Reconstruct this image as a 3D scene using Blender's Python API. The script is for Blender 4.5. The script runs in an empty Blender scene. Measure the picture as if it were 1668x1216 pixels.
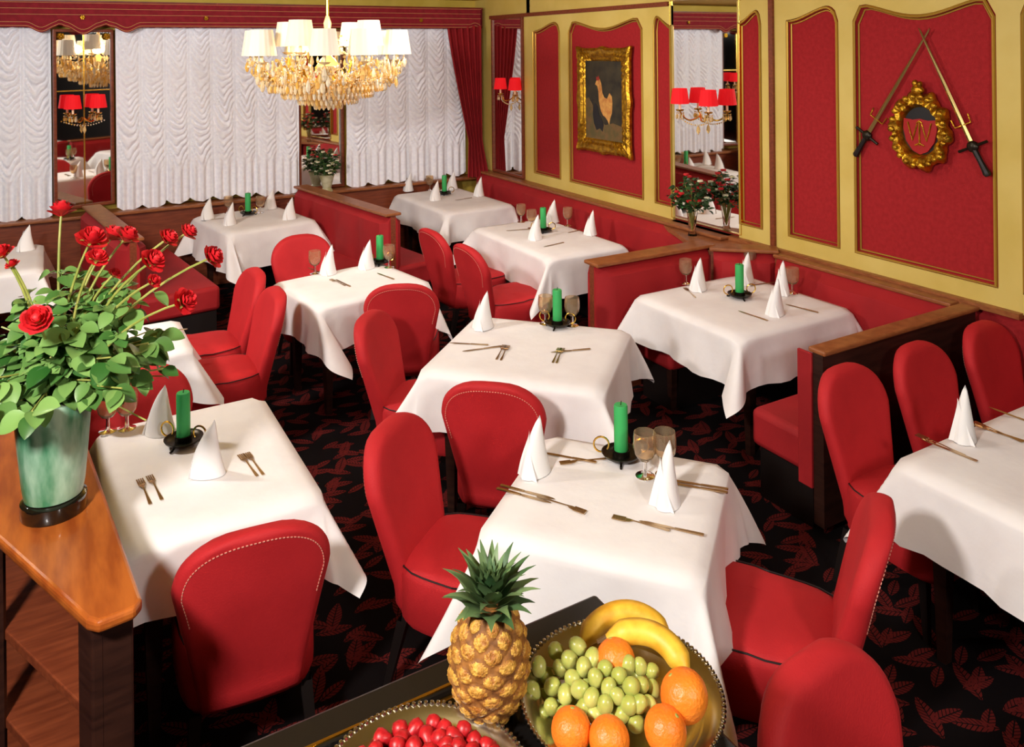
import bpy, bmesh, math, random
from mathutils import Vector, Matrix
from math import sin, cos, pi, radians as R, hypot, atan2, sqrt
rnd = random.Random(7)
S = bpy.context.scene
COL = S.collection

# ---------------------------------------------------------------- camera
cam = bpy.data.cameras.new('camera'); cam.lens = 36*1310/1668; cam.sensor_width = 36; cam.sensor_fit = 'HORIZONTAL'
cam.shift_y = (77-608)/1668; cam.clip_start = .02
camo = bpy.data.objects.new('camera', cam); COL.objects.link(camo); S.camera = camo
camo.matrix_world = Matrix.Translation((0, 0, 2.40)) @ Matrix.Rotation(R(-30), 4, 'Z') @ Matrix.Rotation(R(90), 4, 'X') @ Matrix.Rotation(-.010, 4, 'Z')
# ---------------------------------------------------------------- world, exposure, lights
S.view_settings.view_transform = 'Standard'; S.view_settings.look = 'None'; S.view_settings.gamma = 1; S.view_settings.exposure = 0.0
S.view_settings.use_curve_mapping = False
W = bpy.data.worlds.new('world'); S.world = W; W.use_nodes = True
W.node_tree.nodes['Background'].inputs[0].default_value = (1, .95, .9, 1); W.node_tree.nodes['Background'].inputs[1].default_value = .06
def area(name, loc, target, size, power, col=(1, .975, .95), sy=None):
    l = bpy.data.lights.new(name, 'AREA'); l.shape = 'RECTANGLE'; l.size = size; l.size_y = sy or size; l.energy = power; l.color = col
    o = bpy.data.objects.new(name, l); COL.objects.link(o); o.location = loc
    o.rotation_euler = (Vector(target)-Vector(loc)).to_track_quat('-Z', 'Y').to_euler(); return o
area('flash_lamp_a', (-1.0, .9, 2.85), (1.6, 3.2, .7), .28, 112)
area('flash_lamp_b', (1.2, -.9, 2.8), (2.6, 3.2, .8), .3, 44)
area('flash_lamp_c', (-.9, 4.6, 2.88), (2.6, 7.4, .8), .45, 118)
area('fill_light_d', (2.6, 5.2, 2.88), (3.4, 7.0, .6), .6, 30)  # added fill under the ceiling, no real lamp hangs here
area('fill_light_e', (2.9, 3.2, 2.88), (3.2, 3.2, .5), .6, 10)  # weak added fill over the middle tables, not a real lamp

# ---------------------------------------------------------------- materials
def lin(r, g, b):
    f = lambda c: (c/255/12.92) if c/255 <= .04045 else ((c/255+.055)/1.055)**2.4
    return (f(r), f(g), f(b), 1)
def mat(name, c, rough=.6, metal=0, c2=None, nscale=8, detail=4, bump=0, bscale=60, stretch=(1, 1, 1), sheen=0, trans=0, ior=1.45, emit=0, ecol=None, coat=0, lo=.35, hi=.65, sss=0):
    m = bpy.data.materials.new(name); m.use_nodes = True; nt = m.node_tree; N = nt.nodes; L = nt.links; b = N['Principled BSDF']
    b.inputs['Base Color'].default_value = c; b.inputs['Roughness'].default_value = rough; b.inputs['Metallic'].default_value = metal
    b.inputs['Sheen Weight'].default_value = sheen; b.inputs['Transmission Weight'].default_value = trans; b.inputs['IOR'].default_value = ior
    b.inputs['Coat Weight'].default_value = coat
    if sheen: b.inputs['Sheen Tint'].default_value = c; b.inputs['Sheen Roughness'].default_value = .5
    if sss: b.inputs['Subsurface Weight'].default_value = sss; b.inputs['Subsurface Scale'].default_value = .02
    if emit: b.inputs['Emission Strength'].default_value = emit; b.inputs['Emission Color'].default_value = ecol or c
    if c2 or bump:
        tc = N.new('ShaderNodeTexCoord'); mp = N.new('ShaderNodeMapping'); mp.inputs['Scale'].default_value = stretch; L.new(tc.outputs['Object'], mp.inputs['Vector'])
    if c2:
        n = N.new('ShaderNodeTexNoise'); n.inputs['Scale'].default_value = nscale; n.inputs['Detail'].default_value = detail; L.new(mp.outputs[0], n.inputs['Vector'])
        r = N.new('ShaderNodeValToRGB'); r.color_ramp.elements[0].color = c; r.color_ramp.elements[1].color = c2; r.color_ramp.elements[0].position = lo; r.color_ramp.elements[1].position = hi
        L.new(n.outputs['Fac'], r.inputs[0]); L.new(r.outputs[0], b.inputs['Base Color'])
    if bump:
        n = N.new('ShaderNodeTexNoise'); n.inputs['Scale'].default_value = bscale; n.inputs['Detail'].default_value = 3; L.new(mp.outputs[0], n.inputs['Vector'])
        k = N.new('ShaderNodeBump'); k.inputs['Strength'].default_value = bump; k.inputs['Distance'].default_value = .01; L.new(n.outputs['Fac'], k.inputs['Height']); L.new(k.outputs[0], b.inputs['Normal'])
    return m
M = {}
M['velvet'] = mat('red_velvet', lin(178, 24, 30), .75, c2=lin(196, 32, 38), nscale=3, bump=.12, bscale=180, sheen=.25)
M['velvet_dark'] = mat('red_bench_velvet', lin(152, 18, 24), .75, c2=lin(168, 24, 30), nscale=3, bump=.12, bscale=180, sheen=.2)
M['drape'] = mat('red_drape_cloth', lin(140, 18, 24), .85, c2=lin(156, 22, 30), nscale=4, sheen=.2)
M['valance'] = mat('valance_cloth', lin(128, 16, 30), .85, c2=lin(142, 22, 36), nscale=20, sheen=.15)
M['wallred'] = mat('red_wall_cloth', lin(156, 22, 27), .9, c2=lin(168, 28, 33), nscale=40, bump=.2, bscale=300, sheen=.1)
M['cloth'] = mat('white_linen', lin(240, 232, 230), .85, c2=lin(246, 240, 238), nscale=5, bump=.25, bscale=14)
M['napkin'] = mat('napkin_linen', lin(246, 242, 240), .8)
M['lace'] = mat('lace_voile', lin(238, 236, 244), .9, c2=lin(248, 247, 252), nscale=30)
M['yellow'] = mat('yellow_paint', lin(212, 184, 92), .5, c2=lin(222, 196, 108), nscale=3)
M['ceil'] = mat('yellow_plaster', lin(206, 174, 66), .7, c2=lin(216, 186, 80), nscale=5)
M['goldline'] = mat('gilt_moulding', lin(190, 150, 60), .4, .6)
M['gold'] = mat('gilt', lin(214, 166, 46), .32, .9, c2=lin(150, 104, 26), nscale=26, bump=.5, bscale=60)
M['brass'] = mat('brass', lin(220, 178, 82), .25, 1)
M['darkwood'] = mat('dark_wood', lin(40, 20, 15), .4, c2=lin(56, 30, 22), nscale=6, stretch=(1, 1, 8))
M['brownwood'] = mat('brown_wood', lin(112, 50, 28), .42, c2=lin(136, 66, 38), nscale=7, stretch=(1, 8, 8))
M['railwood'] = mat('rail_wood', lin(136, 76, 40), .4, c2=lin(160, 96, 54), nscale=9, stretch=(2, 2, 8))
M['orangewood'] = mat('orange_wood', lin(150, 70, 26), .3, c2=lin(184, 98, 38), nscale=5, stretch=(6, 1, 6), coat=.3)
M['black'] = mat('black_lacquer', lin(16, 13, 12), .34, coat=.15)
M['blackwood'] = mat('black_wood', lin(22, 14, 12), .5)
M['mirror'] = mat('mirror_glass', (.86, .86, .84, 1), .02, 1)
M['silver'] = mat('silver', lin(196, 188, 172), .22, 1)
M['cutlery'] = mat('old_silver', lin(188, 160, 124), .3, 1)
M['iron'] = mat('dark_iron', lin(48, 42, 34), .35, .8)
M['candle'] = mat('green_wax', lin(58, 172, 92), .5, sss=.2)
M['wick'] = mat('candle_wick', lin(40, 30, 24), .9)
M['glass'] = mat('clear_glass', (.97, .96, .93, 1), .02, trans=1, ior=1.4)
M['amberglass'] = mat('amber_cut_glass', (.9, .72, .5, 1), .06, trans=.9, ior=1.45)
M['crystal'] = mat('crystal', (1, .86, .5, 1), .08, trans=.45, ior=1.5, c2=(1, .72, .22, 1), nscale=40)
M['vaseglass'] = mat('milky_green_glass', lin(56, 128, 86), .3, c2=lin(178, 208, 180), nscale=11, stretch=(1.3, 1.3, .4), lo=.38, hi=.68)
M['darkglass'] = mat('dark_glass', lin(24, 20, 14), .08, coat=.5)
M['petal'] = mat('rose_petal', lin(196, 20, 30), .55, c2=lin(224, 40, 46), nscale=30)
M['stem'] = mat('rose_stem', lin(140, 150, 66), .5, c2=lin(176, 172, 90), nscale=12)
M['leaf'] = mat('rose_leaf', lin(52, 100, 44), .38, c2=lin(104, 146, 80), nscale=9, lo=.3, hi=.7, coat=.15)
M['leafdark'] = mat('dark_foliage', lin(28, 52, 26), .5, c2=lin(60, 92, 44), nscale=18)
M['petalwhite'] = mat('white_petal', lin(232, 224, 190), .6)
M['pine'] = mat('pineapple_skin', lin(104, 62, 24), .7, c2=lin(150, 96, 38), nscale=60)
M['pineeye'] = mat('pineapple_eye', lin(150, 90, 30), .5, c2=lin(214, 164, 70), nscale=70, bump=.6, bscale=140)
M['pineleaf'] = mat('pineapple_leaf', lin(46, 78, 42), .5, c2=lin(112, 134, 84), nscale=14)
M['grape'] = mat('grape_skin', lin(150, 156, 66), .3, c2=lin(190, 188, 104), nscale=16, sss=.3)
M['orange'] = mat('orange_peel', lin(226, 104, 24), .4, c2=lin(238, 130, 36), nscale=6, bump=.25, bscale=160)
M['banana'] = mat('banana_peel', lin(208, 146, 30), .5, c2=lin(232, 186, 60), nscale=24)
M['bantip'] = mat('banana_tip', lin(92, 64, 26), .7)
M['berry'] = mat('strawberry_skin', lin(146, 12, 20), .4, c2=lin(184, 26, 32), nscale=90)
M['compote'] = mat('dark_red_compote', lin(70, 6, 10), .35)
M['shadew'] = mat('white_lamp_shade', lin(228, 216, 196), .8, emit=.12, ecol=(1, .95, .86, 1))
M['shader'] = mat('red_lamp_shade', lin(200, 14, 24), .8, emit=.55, ecol=lin(230, 16, 26))
M['tube'] = mat('candle_tube', lin(244, 232, 190), .6)
M['thread'] = mat('pale_thread', lin(226, 150, 130), .8)
M['gthread'] = mat('gold_braid', lin(206, 150, 90), .7)
M['piping'] = mat('black_piping', lin(30, 12, 12), .6)
M['canvas'] = mat('dark_canvas_paint', lin(34, 30, 22), .5, c2=lin(62, 54, 34), nscale=9)
M['paintgreen'] = mat('olive_paint', lin(88, 78, 40), .5, c2=lin(116, 84, 46), nscale=14)
M['paintcream'] = mat('cream_paint', lin(214, 160, 82), .5, c2=lin(190, 120, 56), nscale=30)
M['paintred'] = mat('red_paint', lin(150, 40, 28), .5)
M['paintblack'] = mat('black_paint', lin(28, 26, 28), .5)
M['shield'] = mat('shield_enamel', lin(168, 24, 26), .4)
M['steel'] = mat('blade_steel', lin(168, 148, 92), .3, .9)
M['planterw'] = mat('pale_stoneware', lin(214, 206, 172), .5, c2=lin(160, 150, 100), nscale=10)

def island(name, ca, cb):
    m = M[name]; nt = m.node_tree; g = nt.nodes.new('ShaderNodeNewGeometry'); r = nt.nodes.new('ShaderNodeValToRGB'); r.color_ramp.elements[0].color = ca; r.color_ramp.elements[1].color = cb
    nt.links.new(g.outputs['Random Per Island'], r.inputs[0]); nt.links.new(r.outputs[0], nt.nodes['Principled BSDF'].inputs['Base Color'])
island('leaf', lin(42, 92, 34), lin(134, 172, 92)); island('pineleaf', lin(44, 76, 40), lin(112, 134, 84))
island('crystal', (1, .62, .12, 1), (1, .95, .80, 1))
# carpet: red leaves on near-black
def carpet():
    m = bpy.data.materials.new('leaf_carpet'); m.use_nodes = True; nt = m.node_tree; N = nt.nodes; L = nt.links; b = N['Principled BSDF']; b.inputs['Roughness'].default_value = .95; b.inputs['Specular IOR Level'].default_value = .1
    def ma(op, a, c=None):
        n = N.new('ShaderNodeMath'); n.operation = op
        for i, q in enumerate((a, c)):
            if q is None: continue
            if isinstance(q, (int, float)): n.inputs[i].default_value = q
            else: L.new(q, n.inputs[i])
        return n.outputs[0]
    tc = N.new('ShaderNodeTexCoord'); out = None
    for k, (rot, sc, wx, ly) in enumerate([(28, 4.2, .030, .095), (-48, 4.4, .027, .085), (100, 4.6, .026, .080), (66, 5.2, .022, .065)]):
        mp = N.new('ShaderNodeMapping'); mp.inputs['Rotation'].default_value = (0, 0, R(rot)); mp.inputs['Location'].default_value = (k*3.3, k*1.7, 0); L.new(tc.outputs['Object'], mp.inputs[0])
        v = N.new('ShaderNodeTexVoronoi'); v.voronoi_dimensions = '2D'; v.inputs['Scale'].default_value = sc; v.inputs['Randomness'].default_value = .85; L.new(mp.outputs[0], v.inputs['Vector'])
        d = N.new('ShaderNodeVectorMath'); d.operation = 'SUBTRACT'; L.new(mp.outputs[0], d.inputs[0]); L.new(v.outputs['Position'], d.inputs[1])
        sp = N.new('ShaderNodeSeparateXYZ'); L.new(d.outputs[0], sp.inputs[0]); ax = ma('ABSOLUTE', sp.outputs[0]); y = sp.outputs[1]; b_ = ma('DIVIDE', y, ly)
        lf = ma('LESS_THAN', ma('DIVIDE', ax, wx), ma('SUBTRACT', 1.0, ma('MULTIPLY', b_, b_)))
        vein = ma('GREATER_THAN', ax, .0022); side = ma('GREATER_THAN', ma('FRACT', ma('MULTIPLY', ma('SUBTRACT', ma('ADD', y, 5.0), ma('MULTIPLY', ax, .8)), 58.0)), .24)
        q = ma('MULTIPLY', lf, ma('MULTIPLY', vein, side)); out = q if out is None else ma('MAXIMUM', out, q)
    nz = N.new('ShaderNodeTexNoise'); nz.inputs['Scale'].default_value = 90; L.new(tc.outputs['Object'], nz.inputs['Vector'])
    c1 = N.new('ShaderNodeMix'); c1.data_type = 'RGBA'; c1.inputs['A'].default_value = lin(78, 20, 20); c1.inputs['B'].default_value = lin(112, 34, 30); L.new(nz.outputs['Fac'], c1.inputs['Factor'])
    c0 = N.new('ShaderNodeMix'); c0.data_type = 'RGBA'; c0.inputs['A'].default_value = lin(15, 9, 10); L.new(c1.outputs['Result'], c0.inputs['B']); L.new(out, c0.inputs['Factor'])
    L.new(c0.outputs['Result'], b.inputs['Base Color']); return m
M['carpet'] = carpet()

# ---------------------------------------------------------------- mesh builder
class MB:
    def __init__(s): s.v = []; s.f = []; s.mi = []; s.m = 0
    def add(s, vs, fs):
        o = len(s.v); s.v += [tuple(p) for p in vs]; s.f += [tuple(i+o for i in f) for f in fs]; s.mi += [s.m]*len(fs); return s
    def box(s, a, b, X=None):
        x0, y0, z0 = a; x1, y1, z1 = b
        vs = [(x0, y0, z0), (x1, y0, z0), (x1, y1, z0), (x0, y1, z0), (x0, y0, z1), (x1, y0, z1), (x1, y1, z1), (x0, y1, z1)]
        if X is not None: vs = [X @ Vector(p) for p in vs]
        return s.add(vs, [(0, 3, 2, 1), (4, 5, 6, 7), (0, 1, 5, 4), (1, 2, 6, 5), (2, 3, 7, 6), (3, 0, 4, 7)])
    def grid(s, rows, close=False, flip=False):
        n = len(rows[0]); vs = [p for r in rows for p in r]; fs = []
        for i in range(len(rows)-1):
            for j in range(n if close else n-1):
                k = (j+1) % n; q = (i*n+j, i*n+k, (i+1)*n+k, (i+1)*n+j); fs.append(q[::-1] if flip else q)
        return s.add(vs, fs)
    def tube(s, pts, r, n=8, cap=True):
        pts = [Vector(p) for p in pts]; rows = []; up = None
        for i, p in enumerate(pts):
            d = (pts[min(i+1, len(pts)-1)]-pts[max(i-1, 0)]); d = d.normalized() if d.length > 1e-9 else Vector((0, 0, 1))
            if up is None: up = d.orthogonal().normalized()
            up = (up-d*up.dot(d)); up = up.normalized() if up.length > 1e-6 else d.orthogonal().normalized()
            w = d.cross(up); rr = r[i] if isinstance(r, (list, tuple)) else r
            rows.append([p+(up*cos(2*pi*k/n)+w*sin(2*pi*k/n))*rr for k in range(n)])
        o = len(s.v); s.grid(rows, True)
        if cap: s.add(rows[0], [tuple(range(n))[::-1]]); s.add(rows[-1], [tuple(range(n))])
        return s
    def lathe(s, prof, c=(0, 0, 0), n=20, sx=1, sy=1, fn=None):
        rows = []
        for i, (r, z) in enumerate(prof):
            row = []
            for k in range(n):
                a = 2*pi*k/n; rr = r*(fn(a, i) if fn else 1); row.append((c[0]+rr*cos(a)*sx, c[1]+rr*sin(a)*sy, c[2]+z))
            rows.append(row)
        return s.grid(rows, True)
    def ball(s, c, r, n=8, m=6, X=None):
        rx, ry, rz = r if isinstance(r, (list, tuple)) else (r, r, r); rows = []
        for i in range(m+1):
            t = -pi/2+pi*i/m; rows.append([Vector((rx*max(cos(t), .001)*cos(2*pi*k/n), ry*max(cos(t), .001)*sin(2*pi*k/n), rz*sin(t))) for k in range(n)])
        rows = [[(X @ p if X is not None else p)+Vector(c) for p in r_] for r_ in rows]
        return s.grid(rows, True)
    def prism(s, poly, fn, d0, d1):
        "poly: 2d outline; fn(u,v,d) -> point"
        n = len(poly); vs = [fn(u, v, d0) for u, v in poly]+[fn(u, v, d1) for u, v in poly]
        return s.add(vs, [tuple(range(n))[::-1], tuple(range(n, 2*n))]+[(i, (i+1) % n, n+(i+1) % n, n+i) for i in range(n)])
    def build(s, name, ms, parent=None, smooth=True, bevel=0, seg=2, sub=0, angle=40, loc=None, rz=None, kind=None, label=None):
        me = bpy.data.meshes.new(name); me.from_pydata(s.v, [], s.f)
        for m in (ms if isinstance(ms, (list, tuple)) else [ms]): me.materials.append(M[m])
        if max(s.mi, default=0): me.polygons.foreach_set('material_index', s.mi)
        bm = bmesh.new(); bm.from_mesh(me); bmesh.ops.remove_doubles(bm, verts=bm.verts, dist=1e-5); bmesh.ops.recalc_face_normals(bm, faces=bm.faces); bm.to_mesh(me); bm.free()
        o = bpy.data.objects.new(name, me); COL.objects.link(o)
        if parent: o.parent = parent
        if smooth:
            me.polygons.foreach_set('use_smooth', [True]*len(me.polygons)); me.set_sharp_from_angle(angle=R(angle))
        if bevel:
            k = o.modifiers.new('b', 'BEVEL'); k.width = bevel; k.segments = seg; k.limit_method = 'ANGLE'; k.angle_limit = R(35)
        if sub:
            k = o.modifiers.new('s', 'SUBSURF'); k.levels = sub; k.render_levels = sub
        if loc: o.location = loc
        if rz is not None: o.rotation_euler = (0, 0, rz)
        if kind: o['kind'] = kind
        if label: o['label'] = label
        return o
LABELS = {}
def tag(o, label, cat, group=None):
    n = len(label.split()); print('LEN', n, label) if not 4 <= n <= 16 else None
    if label in LABELS: assert group and LABELS[label] == group, ('dup', label)
    LABELS[label] = group; o['label'] = label; o['category'] = cat
    if group: o['group'] = group
    return o
def thing(name, label, cat, loc=(0, 0, 0), rz=0, group=None):
    o = bpy.data.objects.new(name, None); COL.objects.link(o); o.location = loc; o.rotation_euler = (0, 0, rz); o.empty_display_size = .1
    return tag(o, label, cat, group)
def kids(o): return list(KIDS.get(o.name, []))
KIDS = {}
def copy_tree(o, loc=None, rz=None, label=None, group=None, scale=None, parent=None):
    c = o.copy(); COL.objects.link(c)
    if parent: c.parent = parent
    if loc is not None: c.location = loc
    if rz is not None: c.rotation_euler = (0, 0, rz)
    if scale is not None: c.scale = scale
    for ch in [q for q in o.children]: copy_tree(ch, parent=c)
    if label: tag(c, label, c['category'], group or c.get('group'))
    return c
def struct(o): o['kind'] = 'structure'; return o

# ---------------------------------------------------------------- the room
XR = 4.60; YB = 8.86; ZC = 2.98
struct(MB().box((-3.2, -2.4, -.1), (XR+.15, YB+.15, 0)).build('floor', 'carpet', smooth=False))
struct(MB().box((-3.2, -2.4, ZC), (XR+.15, YB+.15, ZC+.1)).build('ceiling', 'ceil', smooth=False))
struct(MB().box((-3.2, YB, 0), (XR+.15, YB+.15, ZC)).build('wall_back', 'ceil', smooth=False))
struct(MB().box((XR, -2.4, 0), (XR+.15, YB, ZC)).build('wall_right', 'wallred', smooth=False))
struct(MB().box((-3.35, -2.4, 0), (-3.2, YB+.15, ZC)).build('wall_left', 'blackwood', smooth=False))
struct(MB().box((-3.35, -2.55, 0), (XR+.15, -2.4, ZC)).build('wall_front', 'blackwood', smooth=False))
# yellow wall strip at the far end of the right wall
struct(MB().box((XR-.012, 7.55, .9), (XR, YB, ZC)).build('wall_right_corner', 'yellow', smooth=False))
# wainscot ledge along the back wall
wb = MB(); wb.box((-3.2, 8.66, 0), (4.2, YB, .82)); struct(wb.build('trim_1', 'brownwood', smooth=False))
wb = MB(); wb.box((-3.2, 8.60, .82), (XR, YB, .85)); struct(wb.build('trim_2', 'railwood', smooth=False, bevel=.008))

# yellow frames with curved heads over the red right wall (y runs to the back)
def arch(y0, y1, kind, zlo, zhi, n=18):
    "head curve of one panel from y0 (far) to y1 (near): list of (y,z)"
    pts = []
    for i in range(n+1):
        t = i/n; y = y0+(y1-y0)*t
        if kind == 'wide':
            z = zlo+(zhi-zlo)*(.5+.5*cos(2*pi*((t-.5)*1.0+.5)))**.9 if 0 else zlo+(zhi-zlo)*(.5-.5*cos(2*pi*t*1.0+pi))
            e = min(t, 1-t)
            if e < .10: z -= (1-sqrt(max(0, 1-(1-e/.10)**2)))*.11
        else:
            u = t if kind == 'up' else 1-t
            z = zlo+(zhi-zlo)*(.5-.5*cos(pi*min(1, u*1.12)))
            e = 1-u
            if e < .24: z -= (1-sqrt(max(0, 1-(1-e/.24)**2)))*.11
        pts.append((y, z))
    return pts
XF = XR-.028
def section(idx, ya, yb, panels, ztop=2.74, zbot=.92, zopen=1.03):
    m = MB(); P3 = lambda y, z, d: (d, y, z)
    m.box((XF, yb, zbot), (XR, ya, zopen))
    edges = [ya]+[v for p in panels for v in (p[0], p[1])]+[yb]
    for i in range(0, len(edges), 2): m.box((XF, edges[i+1], zopen), (XR, edges[i], ztop))
    mo = MB()
    for (a, b, k) in panels:
        c = arch(a, b, k, 2.575, 2.665)
        m.prism([(a, ztop)]+c+[(b, ztop)], lambda u, v, d: (d, u, v), XF, XR)
        loop = [(a, zopen)]+c+[(b, zopen), (a, zopen)]
        cy, cz = (a+b)/2, 1.8
        for off, r in ((.012, .009), (.030, .006)):
            w = abs(a-b)/2; h = .82
            mo.tube([(XF-.002 if off < .02 else XR-.006, cy+(y-cy)*(1-off/w), cz+(z-cz)*(1-off/h)) for y, z in loop], r, 5)
    o = struct(m.build('trim_%d' % idx, 'yellow', smooth=False)); mm = mo.build('molding', 'goldline', o)
section(3, 7.62, 5.22, [(7.47, 6.93, 'up'), (6.78, 5.60, 'wide'), (5.46, 5.22, 'down')])
section(4, 4.47, 4.145, [(4.47, 4.23, 'up')])
section(5, 4.105, 1.80, [(4.0, 3.56, 'up'), (3.45, 2.53, 'wide'), (2.40, 1.90, 'down')])
struct(MB().box((XR-.05, 4.105, .9), (XR, 4.145, 2.78)).build('trim_6', 'brownwood', smooth=False))
struct(MB().box((XR-.012, 1.8, 2.70), (XR, 7.62, ZC)).build('trim_7', 'yellow', smooth=False))
struct(MB().box((XR-.05, 5.25, 2.735), (XR, 8.42, 2.775)).build('trim_8', 'brownwood', smooth=False))
struct(MB().box((XR-.07, 2.4, .90), (XR, 5.2, .93)).build('trim_9', 'railwood', smooth=False))

struct(MB().box((XR-.04, -2.4, 0), (XR-.001, 1.80, ZC)).build('unseen_dark_panel', 'blackwood', smooth=False))  # unseen dark panel, added to darken what the tall mirror reflects
# ---------------------------------------------------------------- mirrors
def wall_mirror(label, w, z0, z1, loc, rz, fw=.03, rosettes=True, bar=None, frame='brownwood'):
    t = thing('wall_mirror', label, 'mirror', loc, rz)          # faces local -y
    MB().box((-w/2, -.012, z0), (w/2, 0, z1)).build('mirror_pane', 'mirror', t, smooth=False)
    f = MB()
    for x in (-w/2, w/2): f.box((x-fw/2, -.03, z0-fw/2), (x+fw/2, .004, z1+fw/2))
    for z in (z0, z1): f.box((-w/2, -.03, z-fw/2), (w/2, .004, z+fw/2))
    g = f.build('frame', frame, t, smooth=False, bevel=.006)
    if bar:
        MB().box((-w/2, -.018, bar-.006), (w/2, -.010, bar+.006)).build('glazing_bar', 'brass', t, smooth=False)
        MB().box((-.006, -.018, z0), (.006, -.010, z1)).build('glazing_bar', 'brass', t, smooth=False)
    if rosettes:
        for x in (-w/2+.05, w/2-.05):
            b = MB()
            for k in range(9): b.ball((x+.022*cos(k*2.4)*(k > 0), -.035-.006*(k % 2), z1-.055+.022*sin(k*2.4)*(k > 0)), .014, 6, 4)
            b.build('rosette', 'gold', t)
    return t
wall_mirror('tall narrow mirror between lace curtains reflecting the chandelier', .50, .93, 2.60, (.293, 8.70, 0), R(13), bar=2.03)
wall_mirror('tall mirror between lace curtains behind the potted flower vase', .50, .87, 2.60, (2.62, 8.80, 0), R(5), rosettes=False)
wall_mirror('large unframed mirror on the red panelled wall above two booths', .79, .95, 2.78, (XR-.004, 4.84, 0), R(-90), fw=.004, rosettes=False, frame='brass')
wall_mirror('narrow mirror beside the red drape in the far corner', .69, .95, 2.74, (XR-.014, 8.035, 0), R(-90), fw=.03, rosettes=False)

# ---------------------------------------------------------------- curtains, valance, drape
def lace(label, x0, x1, y, z0, z1, seed):
    rr = random.Random(seed); nc = max(2, round((x1-x0)/.235)); cw = (x1-x0)/nc; NX = nc*20; NZ = 190; rows = []
    ph = [rr.uniform(0, 6) for _ in range(nc+1)]
    for i in range(NZ+1):
        t = i/NZ; row = []
        for j in range(NX+1):
            x = x0+(x1-x0)*j/NX; c = min(nc-1, int(j/20)); u = (x-x0)/cw-c; q = max(-1, min(1, 2*u-1))
            hem = .045*(q*q)+.012*sin(ph[c]*3)
            z = z0+hem*(1 if t < .4 else 0)*(1-t/.4)+(z1-z0)*t
            pin = max(0, 1-abs(abs(q)-1)*7)
            sag = z*13+(1-abs(q)**1.6)*2.3+ph[c]+.5*sin(z*7+ph[c]*2)+.25*sin(q*5+z*11)
            sw = min(1, max(0, (t-.16)/.1))
            d = .026*max(0, 1-q*q)**.7+sw*(.011+.004*sin(ph[c]+z*5))*sin(2*pi*sag)*(1-q**4)+sw*.004*sin(2*pi*(sag*2.3+q))*(1-q**4)+(1-sw)*.016*sin(q*9+ph[c])+pin*.016-.012*(abs(abs(q)-.9) < .06)
            row.append((x, y-d, z))
        rows.append(row)
    return tag(MB().grid(rows).build('lace_curtain', 'lace', angle=180), label, 'curtain', 'lace curtains along the window wall')
lace('white ruched lace curtain behind the rose vase, edge of the window wall', -1.6, .025, 8.72, .83, 2.70, 1)
lace('widest white ruched lace curtain, hanging between the two tall mirrors', .57, 2.35, 8.72, .85, 2.70, 2)
lace('white ruched lace curtain beside the red tied-back drape', 2.88, 4.36, 8.72, .85, 2.70, 3)
# valance
val = thing('window_valance', 'dark red scalloped window valance with gold braid along the ceiling', 'valance')
def scal(x):
    z = 2.630
    for c, w, d in ((.29, .15, .07), (-.05, .12, .05), (.66, .13, .05), (.10, .05, -.02), (.48, .05, -.02), (4.42, .07, -.02), (-.9, .15, .05), (4.52, .05, .035)):
        e = (x-c)/w
        if abs(e) < 1: z -= d*(.5+.5*cos(pi*e))
    return z
xs = [-1.8+i*(4.62+1.74-.06)/240 for i in range(241)]
xs = [x for x in xs if x <= 4.52]
m = MB(); m.grid([[(x, 8.54+.010*sin(x*9)*(1-k/6), 2.865+(scal(x)-2.865)*k/6) for x in xs] for k in range(7)])
m.grid([[(x, 8.56, 2.865+(scal(x)-2.865)*k/6) for x in xs] for k in range(7)]); m.grid([[(4.52, 8.54+.3*k, 2.865), (4.52, 8.54+.3*k, 2.63)] for k in (0, 1)])
m.build('valance_cloth', 'valance', val)
b = MB()
for off in (.034, .0): b.tube([(x, 8.532+.010*sin(x*9)*.1, scal(x)+.012+off) for x in xs], .0028, 4)
for z in (2.855, 2.80, 2.745): b.tube([(x, 8.53+.010*sin(x*9), z) for x in xs], .0026, 4)
b.build('braid', 'gthread', val)
for x in (.285, 1.38, 3.72):
    b = MB()
    for k in range(7): b.ball((x+.014*cos(k*1.05)*(k > 0), 8.525, 2.72+.014*sin(k*1.05)*(k > 0)), .010, 6, 4)
    b.build('rosette', 'gold', val)
MB().box((-1.8, 8.56, 2.85), (4.54, YB, 2.88)).build('pelmet_board', 'brownwood', val, smooth=False)
# drape
rows = []
top = [(4.10, 8.64), (4.49, 8.50)]; mid = [(4.34, 8.58), (4.49, 8.50)]; bot = [(4.32, 8.57), (4.535, 8.42)]
for i in range(41):
    t = i/40; z = 2.66+(.86-2.66)*t
    if t < .76: a = t/.76; a = a**1.15; A = [(top[k][0]+(mid[k][0]-top[k][0])*a, top[k][1]+(mid[k][1]-top[k][1])*a) for k in (0, 1)]
    else: a = (t-.76)/.24; A = [(mid[k][0]+(bot[k][0]-mid[k][0])*a, mid[k][1]+(bot[k][1]-mid[k][1])*a) for k in (0, 1)]
    row = []
    for j in range(61):
        u = j/60; w = .036*sin(u*2*pi*5.5+.6*sin(t*3))*(1-.3*t); row.append((A[0][0]+(A[1][0]-A[0][0])*u-w*.4, A[0][1]+(A[1][1]-A[0][1])*u-w, z))
    rows.append(row)
m = MB().grid(rows); m.grid([[(x+.004, y+.008, z) for x, y, z in r] for r in rows])
tag(m.build('tied_drape', 'drape', angle=180), 'dark red pleated drape hanging in the far corner beside the lace', 'drape')

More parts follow.
